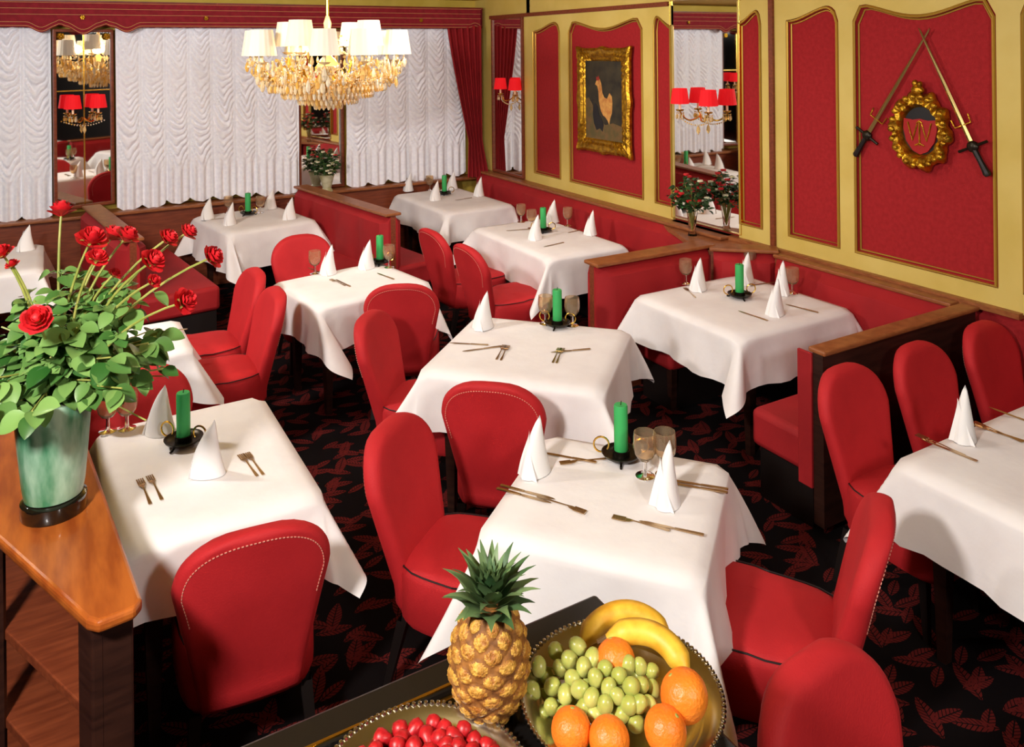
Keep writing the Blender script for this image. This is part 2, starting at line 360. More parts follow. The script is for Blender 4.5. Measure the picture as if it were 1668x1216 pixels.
# ---------------------------------------------------------------- booth partitions and wall benches
def cushion(L, z0, z1, y0, y1, n, dome=.02):
    "upholstered back along x in n puffed panels, between y0 (core) and y1 (outer face)"
    m = MB(); NX = n*8; NZ = 10; rows = []
    for i in range(NZ+1):
        t = i/NZ; row = []
        for j in range(NX+1):
            u = (j % 8)/8 if j < NX else 1; u = 0 if j == NX else u
            p = (abs(sin(pi*u)))**.5*dome; e = min(1, min(t, 1-t)/.12); e = sqrt(1-(1-e)**2)
            ex = min(1, min(j/NX, 1-j/NX)*L/.03); ex = sqrt(1-(1-ex)**2)
            row.append((L*j/NX, y0+(y1-y0-dome*(1 if y1 > y0 else -1))*e*(.3+.7*ex)+(p*e*ex)*(1 if y1 > y0 else -1), z0+(z1-z0)*t))
        rows.append(row)
    m.grid(rows); m.grid([[r[0], (r[0][0], y0, r[0][2])] for r in rows]); m.grid([[r[-1], (r[-1][0], y0, r[-1][2])] for r in rows])
    return m
def partition(name, label, cat, p0, p1, ztop=.95, core=.05, backs=(1, 1), seats=(1, 1), zs=.46, depth=.44, trim=(0, 0), seatlen=None, rail=.16, n=None, group=None, pm='brownwood'):
    "p0 -> p1 along local x; side 0 is local +y, side 1 local -y"
    L = hypot(p1[0]-p0[0], p1[1]-p0[1]); t = thing(name, label, cat, (p0[0], p0[1], 0), atan2(p1[1]-p0[1], p1[0]-p0[0]), group)
    MB().box((0, -core/2, .05), (L, core/2, ztop-.02)).build('panel', pm, t, smooth=False)
    MB().box((-.01, -rail/2, ztop-.025), (L+.01, rail/2, ztop)).build('top_rail', 'railwood', t, smooth=False, bevel=.008)
    n = n or max(1, round(L/.5))
    for sd, sg in ((0, 1), (1, -1)):
        if backs[sd]: cushion(L-.02, zs-.1, ztop-.03, sg*core/2, sg*(core/2+.09), n).build('backrest', 'velvet_dark', t)
        if seats[sd]:
            l = seatlen or L; y0, y1 = sg*(core/2), sg*(core/2+depth); a, b = min(y0, y1), max(y0, y1)
            MB().box((.01+trim[0], a, zs-.20), (l-.01, b, zs)).build('seat', 'velvet_dark', t, bevel=.035, seg=3)
            MB().box((.03+trim[0], a+.03, 0), (l-.03, b-.05, zs-.2)).build('plinth', 'blackwood', t, smooth=False)
    return t
# booths
partition('booth_divider', 'red booth divider with wood rail standing behind the rose vase', 'booth seat', (.56, 6.86), (.345, 8.58), seats=(0, 1), depth=.64)
partition('booth_divider', 'red booth divider with wood rail between the two window booths', 'booth seat', (2.62, 6.66), (2.33, 8.58), seats=(1, 1), depth=.46)
partition('booth_divider', 'red booth divider with wood rail ending at the corner mirror', 'booth seat', (3.16, 4.43), (4.20, 4.43), seats=(0, 1), trim=(.34, .0), depth=.36)
d = partition('booth_divider', 'red booth divider with polished wood rail behind three red chairs', 'booth seat', (3.24, 2.66), (4.52, 2.66), ztop=.915, backs=(1, 0), seats=(1, 0), depth=.42, core=.06, pm='darkwood', rail=.10)  # panel coloured darker to paint in the shade behind the chairs
MB().box((-.012, .03, .22), (.004, .115, .885)).build('end_panel', 'velvet_dark', d, bevel=.004)
partition('wall_bench', 'red wall bench along the panelled wall under the hen painting', 'booth seat', (4.52, 4.55), (4.52, 8.55), ztop=.93, core=.12, backs=(1, 0), seats=(1, 0), depth=.36, n=7, rail=.15)
partition('wall_bench', 'red wall bench along the panelled wall under the crossed swords', 'booth seat', (4.52, 2.74), (4.52, 4.02), ztop=.915, core=.12, backs=(1, 0), seats=(1, 0), depth=.30, trim=(.42, 0), n=3, rail=.15)
t = partition('corner_bench', 'small angled red bench back across the corner below the large mirror', 'booth seat', (4.52, 4.06), (4.18, 4.37), ztop=.94, core=.06, backs=(1, 0), seats=(0, 0), n=1)
m = MB(); m.prism([(4.17, 4.40), (4.54, 4.06), (4.59, 4.06), (4.59, 5.2), (4.45, 5.2), (4.36, 4.95), (4.17, 4.52)], lambda u, v, d: (u, v, d), .865, .90)
tag(m.build('corner_shelf', 'railwood', smooth=False), 'brown wooden corner shelf below the large mirror holding a flower vase', 'shelf')

# ---------------------------------------------------------------- tables and cloths
TAB = {
 'FL': ('the rose-vase table', .52, 3.43, .36, .52, 0),
 'NR': ('the pineapple table', 1.775, 2.375, .385, .385, -51),
 'MD': ('the slanted centre table', 2.27, 3.753, .485, .46, -47),
 'RT': ('the large-mirror booth table', 3.83, 3.74, .50, .48, 0),
 'CT': ('the square mid-room table', 1.84, 5.49, .44, .38, 9),
 'BL': ('the wide-curtain booth table', 1.73, 8.08, .44, .50, 10),
 'BR': ('the red-drape corner table', 3.80, 7.92, .41, .66, 2),
 'R2': ('the hen-painting wall table', 3.74, 5.92, .40, .66, 0),
 'FR': ('the three-chair table', 3.40, 1.48, .54, .54, 0),
 'LB': ('the nearer table behind the roses', .29, 5.02, .40, .30, 0),
 'LW': ('the window table behind the roses', -.46, 7.55, .42, .50, 0),
}
HEM = {'FL': .24, 'NR': .285, 'MD': .27, 'RT': .28, 'CT': .28, 'BL': .34, 'BR': .28, 'R2': .30, 'FR': .28, 'LB': .26, 'LW': .28}
def drape_cloth(hx, hy, over, seed, zt=.76, swing=None):
    rr = random.Random(seed); r0 = .05; fr = .035
    def axis(h):
        a = [-(h+over)+over*i/16 for i in range(16)]; b = [-h+2*h*i/14 for i in range(15)]; return a+b+[-q for q in a[::-1]]
    ax, ay = axis(hx), axis(hy); p1, p2, p3 = [rr.uniform(0, 6.3) for _ in range(3)]; cw = [rr.uniform(.7, 1.25) for _ in range(4)]; ct = [rr.uniform(-.3, .3) for _ in range(4)]
    if swing is not None: ct[0] = swing; cw[0] = .6
    rows = []
    for t in ay:
        row = []
        for s_ in ax:
            qx = max(-hx+r0, min(hx-r0, s_)); qy = max(-hy+r0, min(hy-r0, t)); dx, dy = s_-qx, t-qy; L = hypot(dx, dy)
            if L < 1e-6: row.append((s_, t, zt+.0012*sin(s_*17+p1)*sin(t*15+p2))); continue
            ux, uy = dx/L, dy/L; e = L-(r0-fr); c = 2*abs(ux*uy)
            if e <= 0: row.append((s_, t, zt)); continue
            arc = fr*pi/2
            if e < arc: a = e/fr; out = fr*sin(a); dr = fr*(1-cos(a))
            else:
                q = e-arc; k = (0 if ux < 0 else 1)+(0 if uy < 0 else 2)
                tilt = .07+.05*sin(3.1*(s_+t)+p3)+(.46*cw[k])*c**1.5
                side = (qx*abs(uy)+qy*abs(ux))
                wave = (1-c)*.018*sin(side*11+p1)*q/.2+(1-c)*.008*sin(side*27+p2)*q/.2
                ang = atan2(uy, ux); wave += c*.03*sin(ang*8+p2)*q/.25
                out = fr+q*sin(tilt)+wave; dr = fr+q*cos(tilt)
            # a corner drop swings aside a little
            x = qx+ux*(r0-fr+out); y = qy+uy*(r0-fr+out)
            if c > .2 and e > arc:
                k = (0 if ux < 0 else 1)+(0 if uy < 0 else 2); sw = ct[k]*c*(e-arc); x += -uy*sw; y += ux*sw
            row.append((x, y, zt-dr))
        rows.append(row)
    m = MB().grid(rows); return m
for key, (nm, cx, cy, hx, hy, rot) in TAB.items():
    t = thing('dining_table', 'dark wooden dining table under the cloth of '+nm, 'table', (cx, cy, 0), R(rot))
    MB().box((-hx+.05, -hy+.05, .71), (hx-.05, hy-.05, .752)).build('tabletop', 'darkwood', t, smooth=False, bevel=.01)
    for sx in (-1, 1):
        for sy in (-1, 1):
            a, b = sx*(hx-(.22 if key == 'RT' else .14)), sy*(hy-.14); m = MB()
            m.grid([[(a+r*i, b+r*j, z) for i, j in ((-1, -1), (1, -1), (1, 1), (-1, 1))] for r, z in ((.018, 0), (.03, .5), (.03, .71))], True); m.build('leg', 'darkwood', t, smooth=False)
    o = drape_cloth(hx, hy, HEM[key], sum(map(ord, key))*7, swing={'CT': .65, 'BL': .4}.get(key)).build('tablecloth', 'cloth', angle=180, loc=(cx, cy, 0), rz=R(rot))
    tag(o, 'white draped tablecloth on '+nm, 'tablecloth', 'white tablecloths on the dining tables')

# ---------------------------------------------------------------- red upholstered chairs
def make_chair():
    t = thing('dining_chair', 'red upholstered dining chair prototype', 'chair')
    H0, H1, NV, NU = .255, .90, 26, 18; TH = .066
    def wid(z):
        f = (z-H0)/(H1-H0); w = .160+.087*min(1, f/.72)**1.1
        top = .66
        if f > top: w *= max(0, 1-((f-top)/(1-top))**2.7)**(1/2.3)
        return w
    fs = [i/NV for i in range(NV+1)]; zs = [H0+(H1-H0)*(1-(1-f)**1.5) for f in fs]
    def pt(z, u, side):
        w = max(wid(z), .0005); x = w*sin(u*pi/2); ed = sqrt(max(0, 1-(abs(x)/.249)**5)) if 0 else 1
        f = (z-H0)/(H1-H0); rec = -.17*max(0, f-.15); cur = .032*(x/.25)**2
        a = abs(sin(u*pi/2)); eu = min(1, (1-a)*w/.03); eu = sqrt(max(0, 1-(1-eu)**2)); ez = min(1, (H1-z)/.03); ez = sqrt(max(0, 1-(1-ez)**2)); eb = min(1, (z-H0)/.03); eb = sqrt(max(0, 1-(1-eb)**2))
        th = TH/2*eu*max(ez, .0)*max(eb, .15)*(1.0+.25*(1-f))
        puff = .014*(1-a**2)*eu*ez if side > 0 else 0
        return (x, -.215+rec+cur+side*th+puff, z)
    us = [-1+2*j/NU for j in range(NU+1)]
    m = MB(); F = [[pt(z, u, 1) for u in us] for z in zs]; B = [[pt(z, u, -1) for u in us] for z in zs]
    m.grid(F); m.grid(B); m.grid([[F[i][0], B[i][0]] for i in range(NV+1)]); m.grid([[F[i][-1], B[i][-1]] for i in range(NV+1)]); m.grid([F[0], B[0]])
    m.build('backrest', 'velvet', t, angle=70)
    # seat
    m = MB(); rows = []
    for z, g in ((.245, .035), (.25, .012), (.275, 0), (.43, 0), (.455, .008), (.468, .03), (.474, .09), (.477, .16)):
        row = []
        for k in range(40):
            a = 2*pi*k/40; ca, sa = cos(a), sin(a); n = 5
            rx = (abs(ca)**n+abs(sa)**n)**(-1/n); fx = .235-g; fy = .26-g
            x = rx*ca*fx; y = rx*sa*fy; x *= 1-.10*(-y/.24 if y < 0 else 0)+.03*(y/.24 if y > 0 else 0)
            row.append((x, y+.035+(.012 if y > 0 and z > .3 else 0), z+(.008 if z > .44 and y > 0 else 0)))
        rows.append(row)
    m.grid(rows, True); m.add(rows[-1], [tuple(range(40))]); m.add(rows[0], [tuple(range(40))])
    m.build('seat', 'velvet', t, angle=50)
    pts = []
    for k in range(41):
        a = 2*pi*k/40; ca, sa = cos(a), sin(a); rx = (abs(ca)**5+abs(sa)**5)**(-.2); x = rx*ca*.229; y = rx*sa*.254
        x *= 1-.10*(-y/.24 if y < 0 else 0)+.03*(y/.24 if y > 0 else 0); pts.append((x, y+.035+(.012 if y > 0 else 0), .458+(.008 if y > 0 else 0)))
    MB().tube(pts, .0032, 5, False).build('piping', 'piping', t)
    # stitching round the outer back
    st = MB(); arc = []; half = []
    for i in range(60):
        z = .60+.2995*(1-(1-i/59)**2); half.append((wid(z), z))
    out = [(-w, z) for w, z in half]+[(w, z) for w, z in half[::-1]]
    for x, z in out:
        c = Vector((0, .66)); p = Vector((x, z)); d = (p-c); p = p-d.normalized()*.030; f = (p.y-H0)/(H1-H0)
        arc.append(Vector((p.x, -.215-.17*max(0, f-.15)+.032*(p.x/.25)**2-TH/2*(1+.25*(1-f))*1.0-.001, p.y)))
    L_ = [0]
    for a, b in zip(arc, arc[1:]): L_.append(L_[-1]+(b-a).length)
    def at_len(q):
        for k in range(len(arc)-1):
            if L_[k+1] >= q: return arc[k].lerp(arc[k+1], (q-L_[k])/max(1e-6, L_[k+1]-L_[k]))
        return arc[-1]
    q = 0
    while q < L_[-1]-.012: st.tube([at_len(q), at_len(q+.007)], .0019, 4); q += .0125
    st.build('stitching', 'thread', t)
    for sx in (-1, 1):
        for sy, yy in ((1, .19), (-1, -.19)):
            m = MB(); x = sx*.175; tx, ty = x+sx*.02, yy+sy*.025-(.04 if sy < 0 else 0)
            m.grid([[(x0+r*i, y0+r*j, z) for i, j in ((-1, -1), (1, -1), (1, 1), (-1, 1))] for x0, y0, r, z in ((tx, ty, .012, 0), (x, yy, .02, .26))], True); m.add([(tx+.012*i, ty+.012*j, 0) for i, j in ((-1, -1), (1, -1), (1, 1), (-1, 1))], [(0, 1, 2, 3)])
            m.build('leg', 'blackwood', t, smooth=False)
    return t
CH = [  # backrest centre, facing, label, scale
 ((.555, 2.62), (.10, 1), 'red chair seen from behind at the near end of the rose-vase table', 1),
 ((.36, 4.22), (-.20, -1), 'shaded red chair at the far end of the table by the rose vase', 1),
 ((1.19, 3.05), (.63, -.78), 'tall red chair seen side-on, drawn up to the table behind the pineapple', 1),
 ((1.72, 3.20), (.655, .755), 'red chair seen from behind at the slanted centre table, stitched top edge', 1),
 ((1.575, 4.36), (.74, -.67), 'red chair turned sideways at the far flank of the slanted centre table', 1),
 ((1.95, 4.83), (.42, .90), 'red chair seen from behind at the square table before the booths', 1),
 ((1.76, 6.50), (-.05, -1), 'red chair on the far side of the square table before the booths', 1),
 ((1.21, 5.66), (-1, -.05), 'farther of the two side-by-side red armless chairs behind the roses', 1),
 ((1.22, 5.13), (-1, .0), 'nearer of the two side-by-side red armless chairs behind the roses', 1),
 ((2.75, 6.14), (1, .05), 'farther red chair on the aisle side of the wall table', 1),
 ((2.76, 5.50), (1, .02), 'nearer red chair on the aisle side of the wall table', 1),
 ((2.315, 1.675), (-.58, .81), 'red chair seen edge-on between the pineapple table and the sword-wall table', 1),
 ((1.61, 1.335), (.08, -1), 'red chair closest to the black counter, beside the fruit platter', 1),
 ((3.21, 2.50), (0, -1), 'red round-topped chair against the divider, first from the aisle', (.90, .92, 1.0)),
 ((3.755, 2.50), (0, -1), 'red round-topped chair against the divider, middle of three', (.90, .92, 1.0)),
 ((4.335, 2.50), (0, -1), 'red round-topped chair against the divider, beside the panelled wall', (.90, .92, 1.0)),
]
proto = make_chair(); del LABELS['red upholstered dining chair prototype']
for i, ((bx, by), (fx, fy), lab, sc) in enumerate(CH):
    l = hypot(fx, fy); fx, fy = fx/l, fy/l; k = .33; loc = (bx+fx*k, by+fy*k, 0); rz = atan2(-fx, fy); sc = sc if isinstance(sc, tuple) else (1, 1, 1)
    if i == 0: proto.location = loc; proto.rotation_euler = (0, 0, rz); tag(proto, lab, 'chair', 'red upholstered dining chairs')
    else: copy_tree(proto, loc, rz, lab, 'red upholstered dining chairs', sc)

# ---------------------------------------------------------------- tableware
ZT = .762
def make_candle():
    t = thing('candle', 'green candle prototype x', 'candle'); m = MB().lathe([(.001, 0), (.026, 0), (.0275, .004), (.0275, .192), (.025, .198), (.012, .197), (.001, .196)], n=18)
    m.build('wax', 'candle', t); MB().tube([(0, 0, .196), (.002, 0, .206), (.004, .001, .212)], .0018, 5).build('wick', 'wick', t); return t
def make_holder():
    t = thing('candle_holder', 'iron candle holder prototype x', 'candle holder')
    m = MB().lathe([(.001, .012), (.06, .012), (.072, .02), (.078, .030), (.074, .030), (.066, .021), (.05, .017), (.001, .017)], n=24); m.build('dish', 'iron', t)
    MB().lathe([(.034, .017), (.034, .04), (.031, .04), (.031, .017)], n=18).build('cup', 'iron', t)
    for k in range(3):
        a = k*2.094+.5; MB().tube([(.05*cos(a), .05*sin(a), .014), (.07*cos(a), .07*sin(a), .004), (.082*cos(a), .082*sin(a), .004)], .005, 5).build('foot', 'iron', t)
    for sg in (-1, 1):
        pts = [(sg*(.075+.028*(1-cos(a))*.9), .0, .03+.045*sin(a*.5)+.02*sin(a)) for a in [i*.45 for i in range(12)]]
        pts = [(sg*(.066+.03*sin(a)+.012), 0, .055+.03*cos(a)*-1) for a in [i*5.4/14 for i in range(15)]]
        MB().tube(pts, .004, 5).build('handle', 'brass', t)
    return t
def make_glass():
    t = thing('wine_glass', 'cut glass goblet prototype x', 'wine glass')
    MB().lathe([(.001, 0), (.036, 0), (.037, .003), (.014, .008), (.008, .014), (.007, .05), (.010, .06)], n=18).build('foot', 'glass', t)
    fn = lambda a, i: 1+.02*cos(a*9)
    MB().lathe([(.008, .058), (.026, .066), (.040, .088), (.045, .115), (.044, .145), (.041, .168), (.039, .168), (.042, .145), (.043, .115), (.038, .090), (.024, .070), (.001, .063)], n=36, fn=fn).build('bowl', 'amberglass', t); return t
def make_napkin(k):
    t = thing('napkin', 'folded napkin prototype %d' % k, 'napkin'); rr = random.Random(k); m = MB(); rows = []; hgt = .21
    for i in range(13):
        f = i/12; z = hgt*f; r = .062*(1-f)**.72+.002; row = []
        for j in range(25):
            a = -3.25+6.5*j/24; q = r*(1-.03*a/3.25)*(1+.10*sin(a*2+k))*(1-.25*f*cos(a)); row.append((q*cos(a)+.028*f*f, q*sin(a)*.8, z*(1-.10*(abs(a)/3.25)**3)+0))
        rows.append(row)
    m.grid(rows)
    flap = []
    for i in range(9):
        f = i/8; flap.append([(-.052*(1-f*.8)-.012*sin(pi*f), -.055*(1-f)+.02*f+.10*(1-f)**1.1*j/6, .165*f*(1-.1*j/6)) for j in range(7)])
    m.grid(flap); o = m.build('folded_linen', 'napkin', t, angle=60); return t
def blade(m, pts, th):
    "flat strip: list of (y, halfwidth, z)"
    pts = [(y, w*.72, z) for y, w, z in pts]; th *= .6; m.grid([[(-w, y, z+th), (w, y, z+th), (w, y, z), (-w, y, z)] for y, w, z in pts], True); m.add([(-pts[0][1], pts[0][0], pts[0][2]), (pts[0][1], pts[0][0], pts[0][2]), (pts[0][1], pts[0][0], pts[0][2]+th), (-pts[0][1], pts[0][0], pts[0][2]+th)], [(0, 1, 2, 3)])
def make_fork():
    t = thing('fork', 'fork prototype silver x', 'fork'); m = MB(); blade(m, [(-.10, .006, 0), (-.095, .0085, 0), (-.04, .005, .002), (.02, .003, .005), (.03, .004, .006)], .003); m.build('handle', 'cutlery', t, smooth=False)
    m = MB(); blade(m, [(.028, .004, .006), (.04, .012, .004), (.055, .0135, .003)], .002)
    for k in range(4): x = -.0105+.007*k; m.box((x-.0022, .054, .003), (x+.0022, .10, .006))
    m.build('head', 'cutlery', t, smooth=False); return t
def make_knife():
    t = thing('knife', 'knife prototype silver x', 'knife'); m = MB(); blade(m, [(-.11, .007, 0), (-.105, .009, 0), (-.03, .007, 0), (-.012, .006, 0)], .007); m.build('handle', 'cutlery', t, smooth=False)
    m = MB(); blade(m, [(-.012, .006, .001), (.0, .009, .001), (.08, .010, .001), (.105, .004, .001), (.11, .001, .001)], .0025); m.build('blade', 'cutlery', t, smooth=False); return t
PROTO = {}
def place(kind, loc, rz, label, cat, group):
    if kind not in PROTO:
        PROTO[kind] = o = {'candle': make_candle, 'holder': make_holder, 'glass': make_glass, 'fork': make_fork, 'knife': make_knife, 'napkin0': lambda: make_napkin(0), 'napkin1': lambda: make_napkin(1), 'napkin2': lambda: make_napkin(2)}[kind]()
        del LABELS[o['label']]; o.location = loc; o.rotation_euler = (0, 0, rz); tag(o, label, cat, group); return o
    return copy_tree(PROTO[kind], loc, rz, label, group)
CANDLE = {'NR': (1.958,2.557), 'FL': (0.476,3.592), 'RT': (3.875,3.789), 'MD': (2.574,3.958), 'CT': (2.177,5.814), 'R2': (3.789,6.041), 'BL': (1.711,8.245), 'BR': (3.828,8.174)}
for k, (x, y) in CANDLE.items():
    place('holder', (x, y, ZT), rnd.uniform(-.6, .2)-.3, 'dark iron candle holder with curled handles on '+TAB[k][0], 'candle holder', 'candle holders on the tables')
    place('candle', (x, y, ZT+.018), 0, 'thick unlit green candle standing on '+TAB[k][0], 'candle', 'green candles on the tables')
NAP = [('FL', (0.406,3.752), -1.0, 'beside the amber goblets'), ('FL', (0.522,3.294), -.6, 'in front of the green candle'),
 ('NR', (1.613,2.647), .3, 'at the corner by the red chairs'), ('NR', (1.912,2.233), .4, 'in front of the two goblets'),
 ('MD', (2.196,4.166), .2, 'at the far corner'),
 ('RT', (3.769,4.056), .3, 'at the aisle side of the candle'), ('RT', (4.177,3.708), .4, 'at the wall side'), ('RT', (3.822,3.441), .2, 'in front of the wall-side napkin'), ('RT', (4.144,3.988), .3, 'just behind the green candle'),
 ('CT', (1.764,5.759), .3, 'next to the pair of goblets'), ('CT', (2.052,5.752), .3, 'beside the green candle'),
 ('BL', (1.33,8.252), .2, 'at the rose side, far edge'), ('BL', (1.471,7.874), .2, 'at the rose side, near edge'), ('BL', (1.978,8.434), .2, 'behind the green candle'), ('BL', (2.012,7.815), .2, 'at the booth divider side'),
 ('BR', (3.583,8.61), .2, 'at the booth divider side'), ('BR', (3.611,7.929), .2, 'in front of the green candle'), ('BR', (4.057,8.443), .2, 'just behind the green candle'), ('BR', (4.123,7.894), .2, 'at the wall bench side'),
 ('R2', (3.59,5.843), .2, 'in front of the green candle'), ('R2', (4.075,6.332), .2, 'just behind the green candle'), ('R2', (4.091,5.738), .2, 'at the mirror end'),
 ('FR', (3.275,1.959), .3, 'standing alone among the knives'), ('LW', (-0.171,7.778), .2, 'near the lace curtain')]
for i, (k, (x, y), rz, w) in enumerate(NAP):
    place('napkin%d' % (i % 3), (x, y, ZT), rz, 'white cone-folded napkin on %s, %s' % (TAB[k][0], w), 'napkin', 'white folded napkins on the tables')
GL = [('NR', (1.957,2.408), 'beside the green candle'), ('NR', (2.027,2.376), 'farther from the candle'), ('FL', (0.211,3.883), 'nearer the vase'), ('FL', (0.284,3.865), 'next to the napkin'),
 ('RT', (3.792,4.207), 'at the aisle corner'), ('RT', (4.235,3.672), 'at the wall corner'), ('RT', (4.345,4.145), 'behind the candle'), ('CT', (1.676,5.815), 'at the rose side'), ('CT', (2.199,5.68), 'by the candle'),
 ('MD', (2.538,4.029), 'on the chair side of the candle'), ('MD', (2.653,3.921), 'on the booth side of the candle'), ('BL', (1.836,8.27), 'beside the candle'), ('BL', (1.561,8.447), 'far from the candle'), ('BR', (3.801,8.514), 'beside the candle'),
 ('R2', (3.828,6.49), 'nearest the window'), ('R2', (3.777,6.22), 'between the other goblet and the candle'), ('R2', (4.109,6.127), 'beyond the napkin')]
for k, (x, y), w in GL:
    place('glass', (x, y, ZT), rnd.uniform(0, 1), 'amber cut-glass goblet on %s, %s' % (TAB[k][0], w), 'wine glass', 'cut-glass goblets on the tables')
CUT = [ # head end, handle end
 ('knife', 'NR', (1.529,2.472), (1.452,2.589), 'outer knife at the corner by the red chairs'), ('knife', 'NR', (1.551,2.487), (1.476,2.598), 'inner knife at the corner by the red chairs'),
 ('fork', 'NR', (1.585,2.393), (1.566,2.432), 'single fork at the corner by the red chairs'),
 ('fork', 'NR', (1.715,2.215), (1.777,2.133), 'fork at the pineapple side'), ('knife', 'NR', (1.77,2.166), (1.867,2.039), 'knife at the pineapple side'),
 ('knife', 'NR', (2.037,2.315), (2.134,2.203), 'far knife at the goblet side'), ('knife', 'NR', (2.023,2.299), (2.115,2.19), 'near knife at the goblet side'),
 ('knife', 'NR', (1.739,2.729), (1.835,2.609), 'knife behind the napkin'), ('fork', 'NR', (1.782,2.63), (1.861,2.604), 'fork behind the napkin'),
 ('fork', 'FL', (0.29,3.367), (0.306,3.189), 'fork nearer the vase'), ('fork', 'FL', (0.324,3.382), (0.346,3.193), 'fork farther from the vase'),
 ('fork', 'FL', (0.66,3.363), (0.682,3.182), 'inner fork at the aisle side'), ('fork', 'FL', (0.684,3.366), (0.705,3.178), 'outer fork at the aisle side'),
 ('fork', 'MD', (2.162,3.858), (2.021,3.7), 'fork nearer the napkin'), ('fork', 'MD', (2.179,3.847), (2.032,3.674), 'second fork near the napkin'), ('fork', 'MD', (2.396,3.662), (2.251,3.512), 'fork in front of the candle'), ('fork', 'MD', (2.41,3.653), (2.263,3.495), 'second fork in front of the candle'),
 ('knife', 'MD', (1.952,4.019), (2.051,3.937), 'knife at the chair side'), ('knife', 'MD', (1.979,3.886), (2.081,3.865), 'knife nearer the middle'), ('knife', 'MD', (2.385,3.616), (2.466,3.588), 'knife at the booth side'),
 ('fork', 'CT', (1.734,5.561), (1.761,5.44), 'fork in the middle'), ('knife', 'CT', (1.761,5.561), (1.788,5.389), 'knife in the middle'), ('knife', 'CT', (1.683,5.964), (1.719,5.806), 'knife by the goblet'), ('knife', 'CT', (2.07,5.568), (2.11,5.379), 'knife by the candle'),
 ('knife', 'RT', (3.671,3.601), (3.685,3.384), 'knife in front of the candle'), ('knife', 'RT', (4.022,3.508), (4.05,3.353), 'knife at the wall side'), ('fork', 'RT', (3.688,4.075), (3.652,3.988), 'fork at the aisle side'), ('knife', 'RT', (4.144,3.938), (4.304,3.905), 'knife behind the candle'),
 ('knife', 'FR', (3.116,2.037), (3.133,1.826), 'knife nearest the aisle'), ('fork', 'FR', (3.132,2.034), (3.138,1.912), 'fork nearest the aisle'), ('knife', 'FR', (3.421,1.997), (3.454,1.815), 'knife beyond the napkin'), ('fork', 'FR', (3.442,1.978), (3.442,1.852), 'fork beyond the napkin'), ('knife', 'FR', (3.646,2.024), (3.648,1.886), 'knife at the divider side'),
 ('knife', 'R2', (3.521,5.588), (3.709,5.616), 'knife in front of the candle'), ('knife', 'R2', (3.973,5.896), (4.141,5.93), 'knife by the far napkin'), ('knife', 'R2', (3.56,6.243), (3.715,6.202), 'knife at the window side'),
 ('knife', 'BL', (1.402,8.206), (1.515,8.2), 'knife at the rose side'), ('knife', 'BR', (3.806,7.802), (3.965,7.824), 'knife at the wall side'), ('knife', 'LB', (0.557,5.092), (0.625,5.074), 'knife at the aisle edge'),
]
CNT = 0
for kind, k, (hx_, hy_), (tx, ty), w in CUT:
    a = atan2(-(hx_-tx), hy_-ty); o = place(kind, ((hx_+tx)/2, (hy_+ty)/2, ZT+.001), a, 'old silver %s on %s, %s' % (kind, TAB[k][0], w), kind, 'silver cutlery on the tables')

# ---------------------------------------------------------------- wooden service divider with shelves (near the vase)
t = thing('serving_cabinet', 'orange wooden cabinet with open side shelves carrying the rose vase', 'cabinet')
CT_ = [(.072, 2.335), (.098, 2.305), (.185, 2.315), (.206, 2.345), (.085, 3.70), (.06, 4.3), (-.55, 4.3), (-.55, 3.80), (-.135, 2.84)]
m = MB(); m.prism(CT_, lambda u, v, d: (u, v, d), .915, .95); m.build('worktop', 'orangewood', t, smooth=False, bevel=.012, seg=3)
m = MB(); m.prism([(.11, 2.36), (.14, 2.38), (.04, 3.7), (.03, 4.25), (.0, 4.25), (.01, 3.7)], lambda u, v, d: (u, v, d), 0, .916); m.build('back_panel', 'darkwood', t, smooth=False)
m = MB(); m.prism([(.085, 2.36), (.185, 2.365), (.175, 2.45), (.055, 2.44)], lambda u, v, d: (u, v, d), 0, .916); m.build('end_post', 'darkwood', t, smooth=False, bevel=.006)
for z in (.14, .40, .665):
    m = MB(); m.prism([(.065, 2.43), (.15, 2.43), (.05, 3.7), (.03, 4.25), (-.5, 4.25), (-.5, 3.8), (-.125, 2.86)], lambda u, v, d: (u, v, d), z-.03, z); m.build('shelf', 'brownwood', t, smooth=False, bevel=.004)  # shelves coloured darker than the worktop, inner shade painted in
m = MB(); m.tube([(-.145, 2.87, 0), (-.145, 2.87, .91)], .022, 8); m.build('side_post', 'darkwood', t)

VX, VY, VZ = .005, 2.935, .95
t = thing('flower_vase', 'milky green glass vase with dark foot on the orange wooden cabinet', 'vase', (VX, VY, VZ))
MB().lathe([(.001, 0), (.092, 0), (.095, .006), (.094, .045), (.084, .052), (.001, .052)], n=28).build('foot', 'darkglass', t)
MB().lathe([(.060, .052), (.083, .056), (.089, .09), (.099, .20), (.110, .33), (.113, .37), (.109, .37), (.104, .33), (.093, .20), (.083, .09), (.001, .065)], n=36).build('body', 'vaseglass', t)

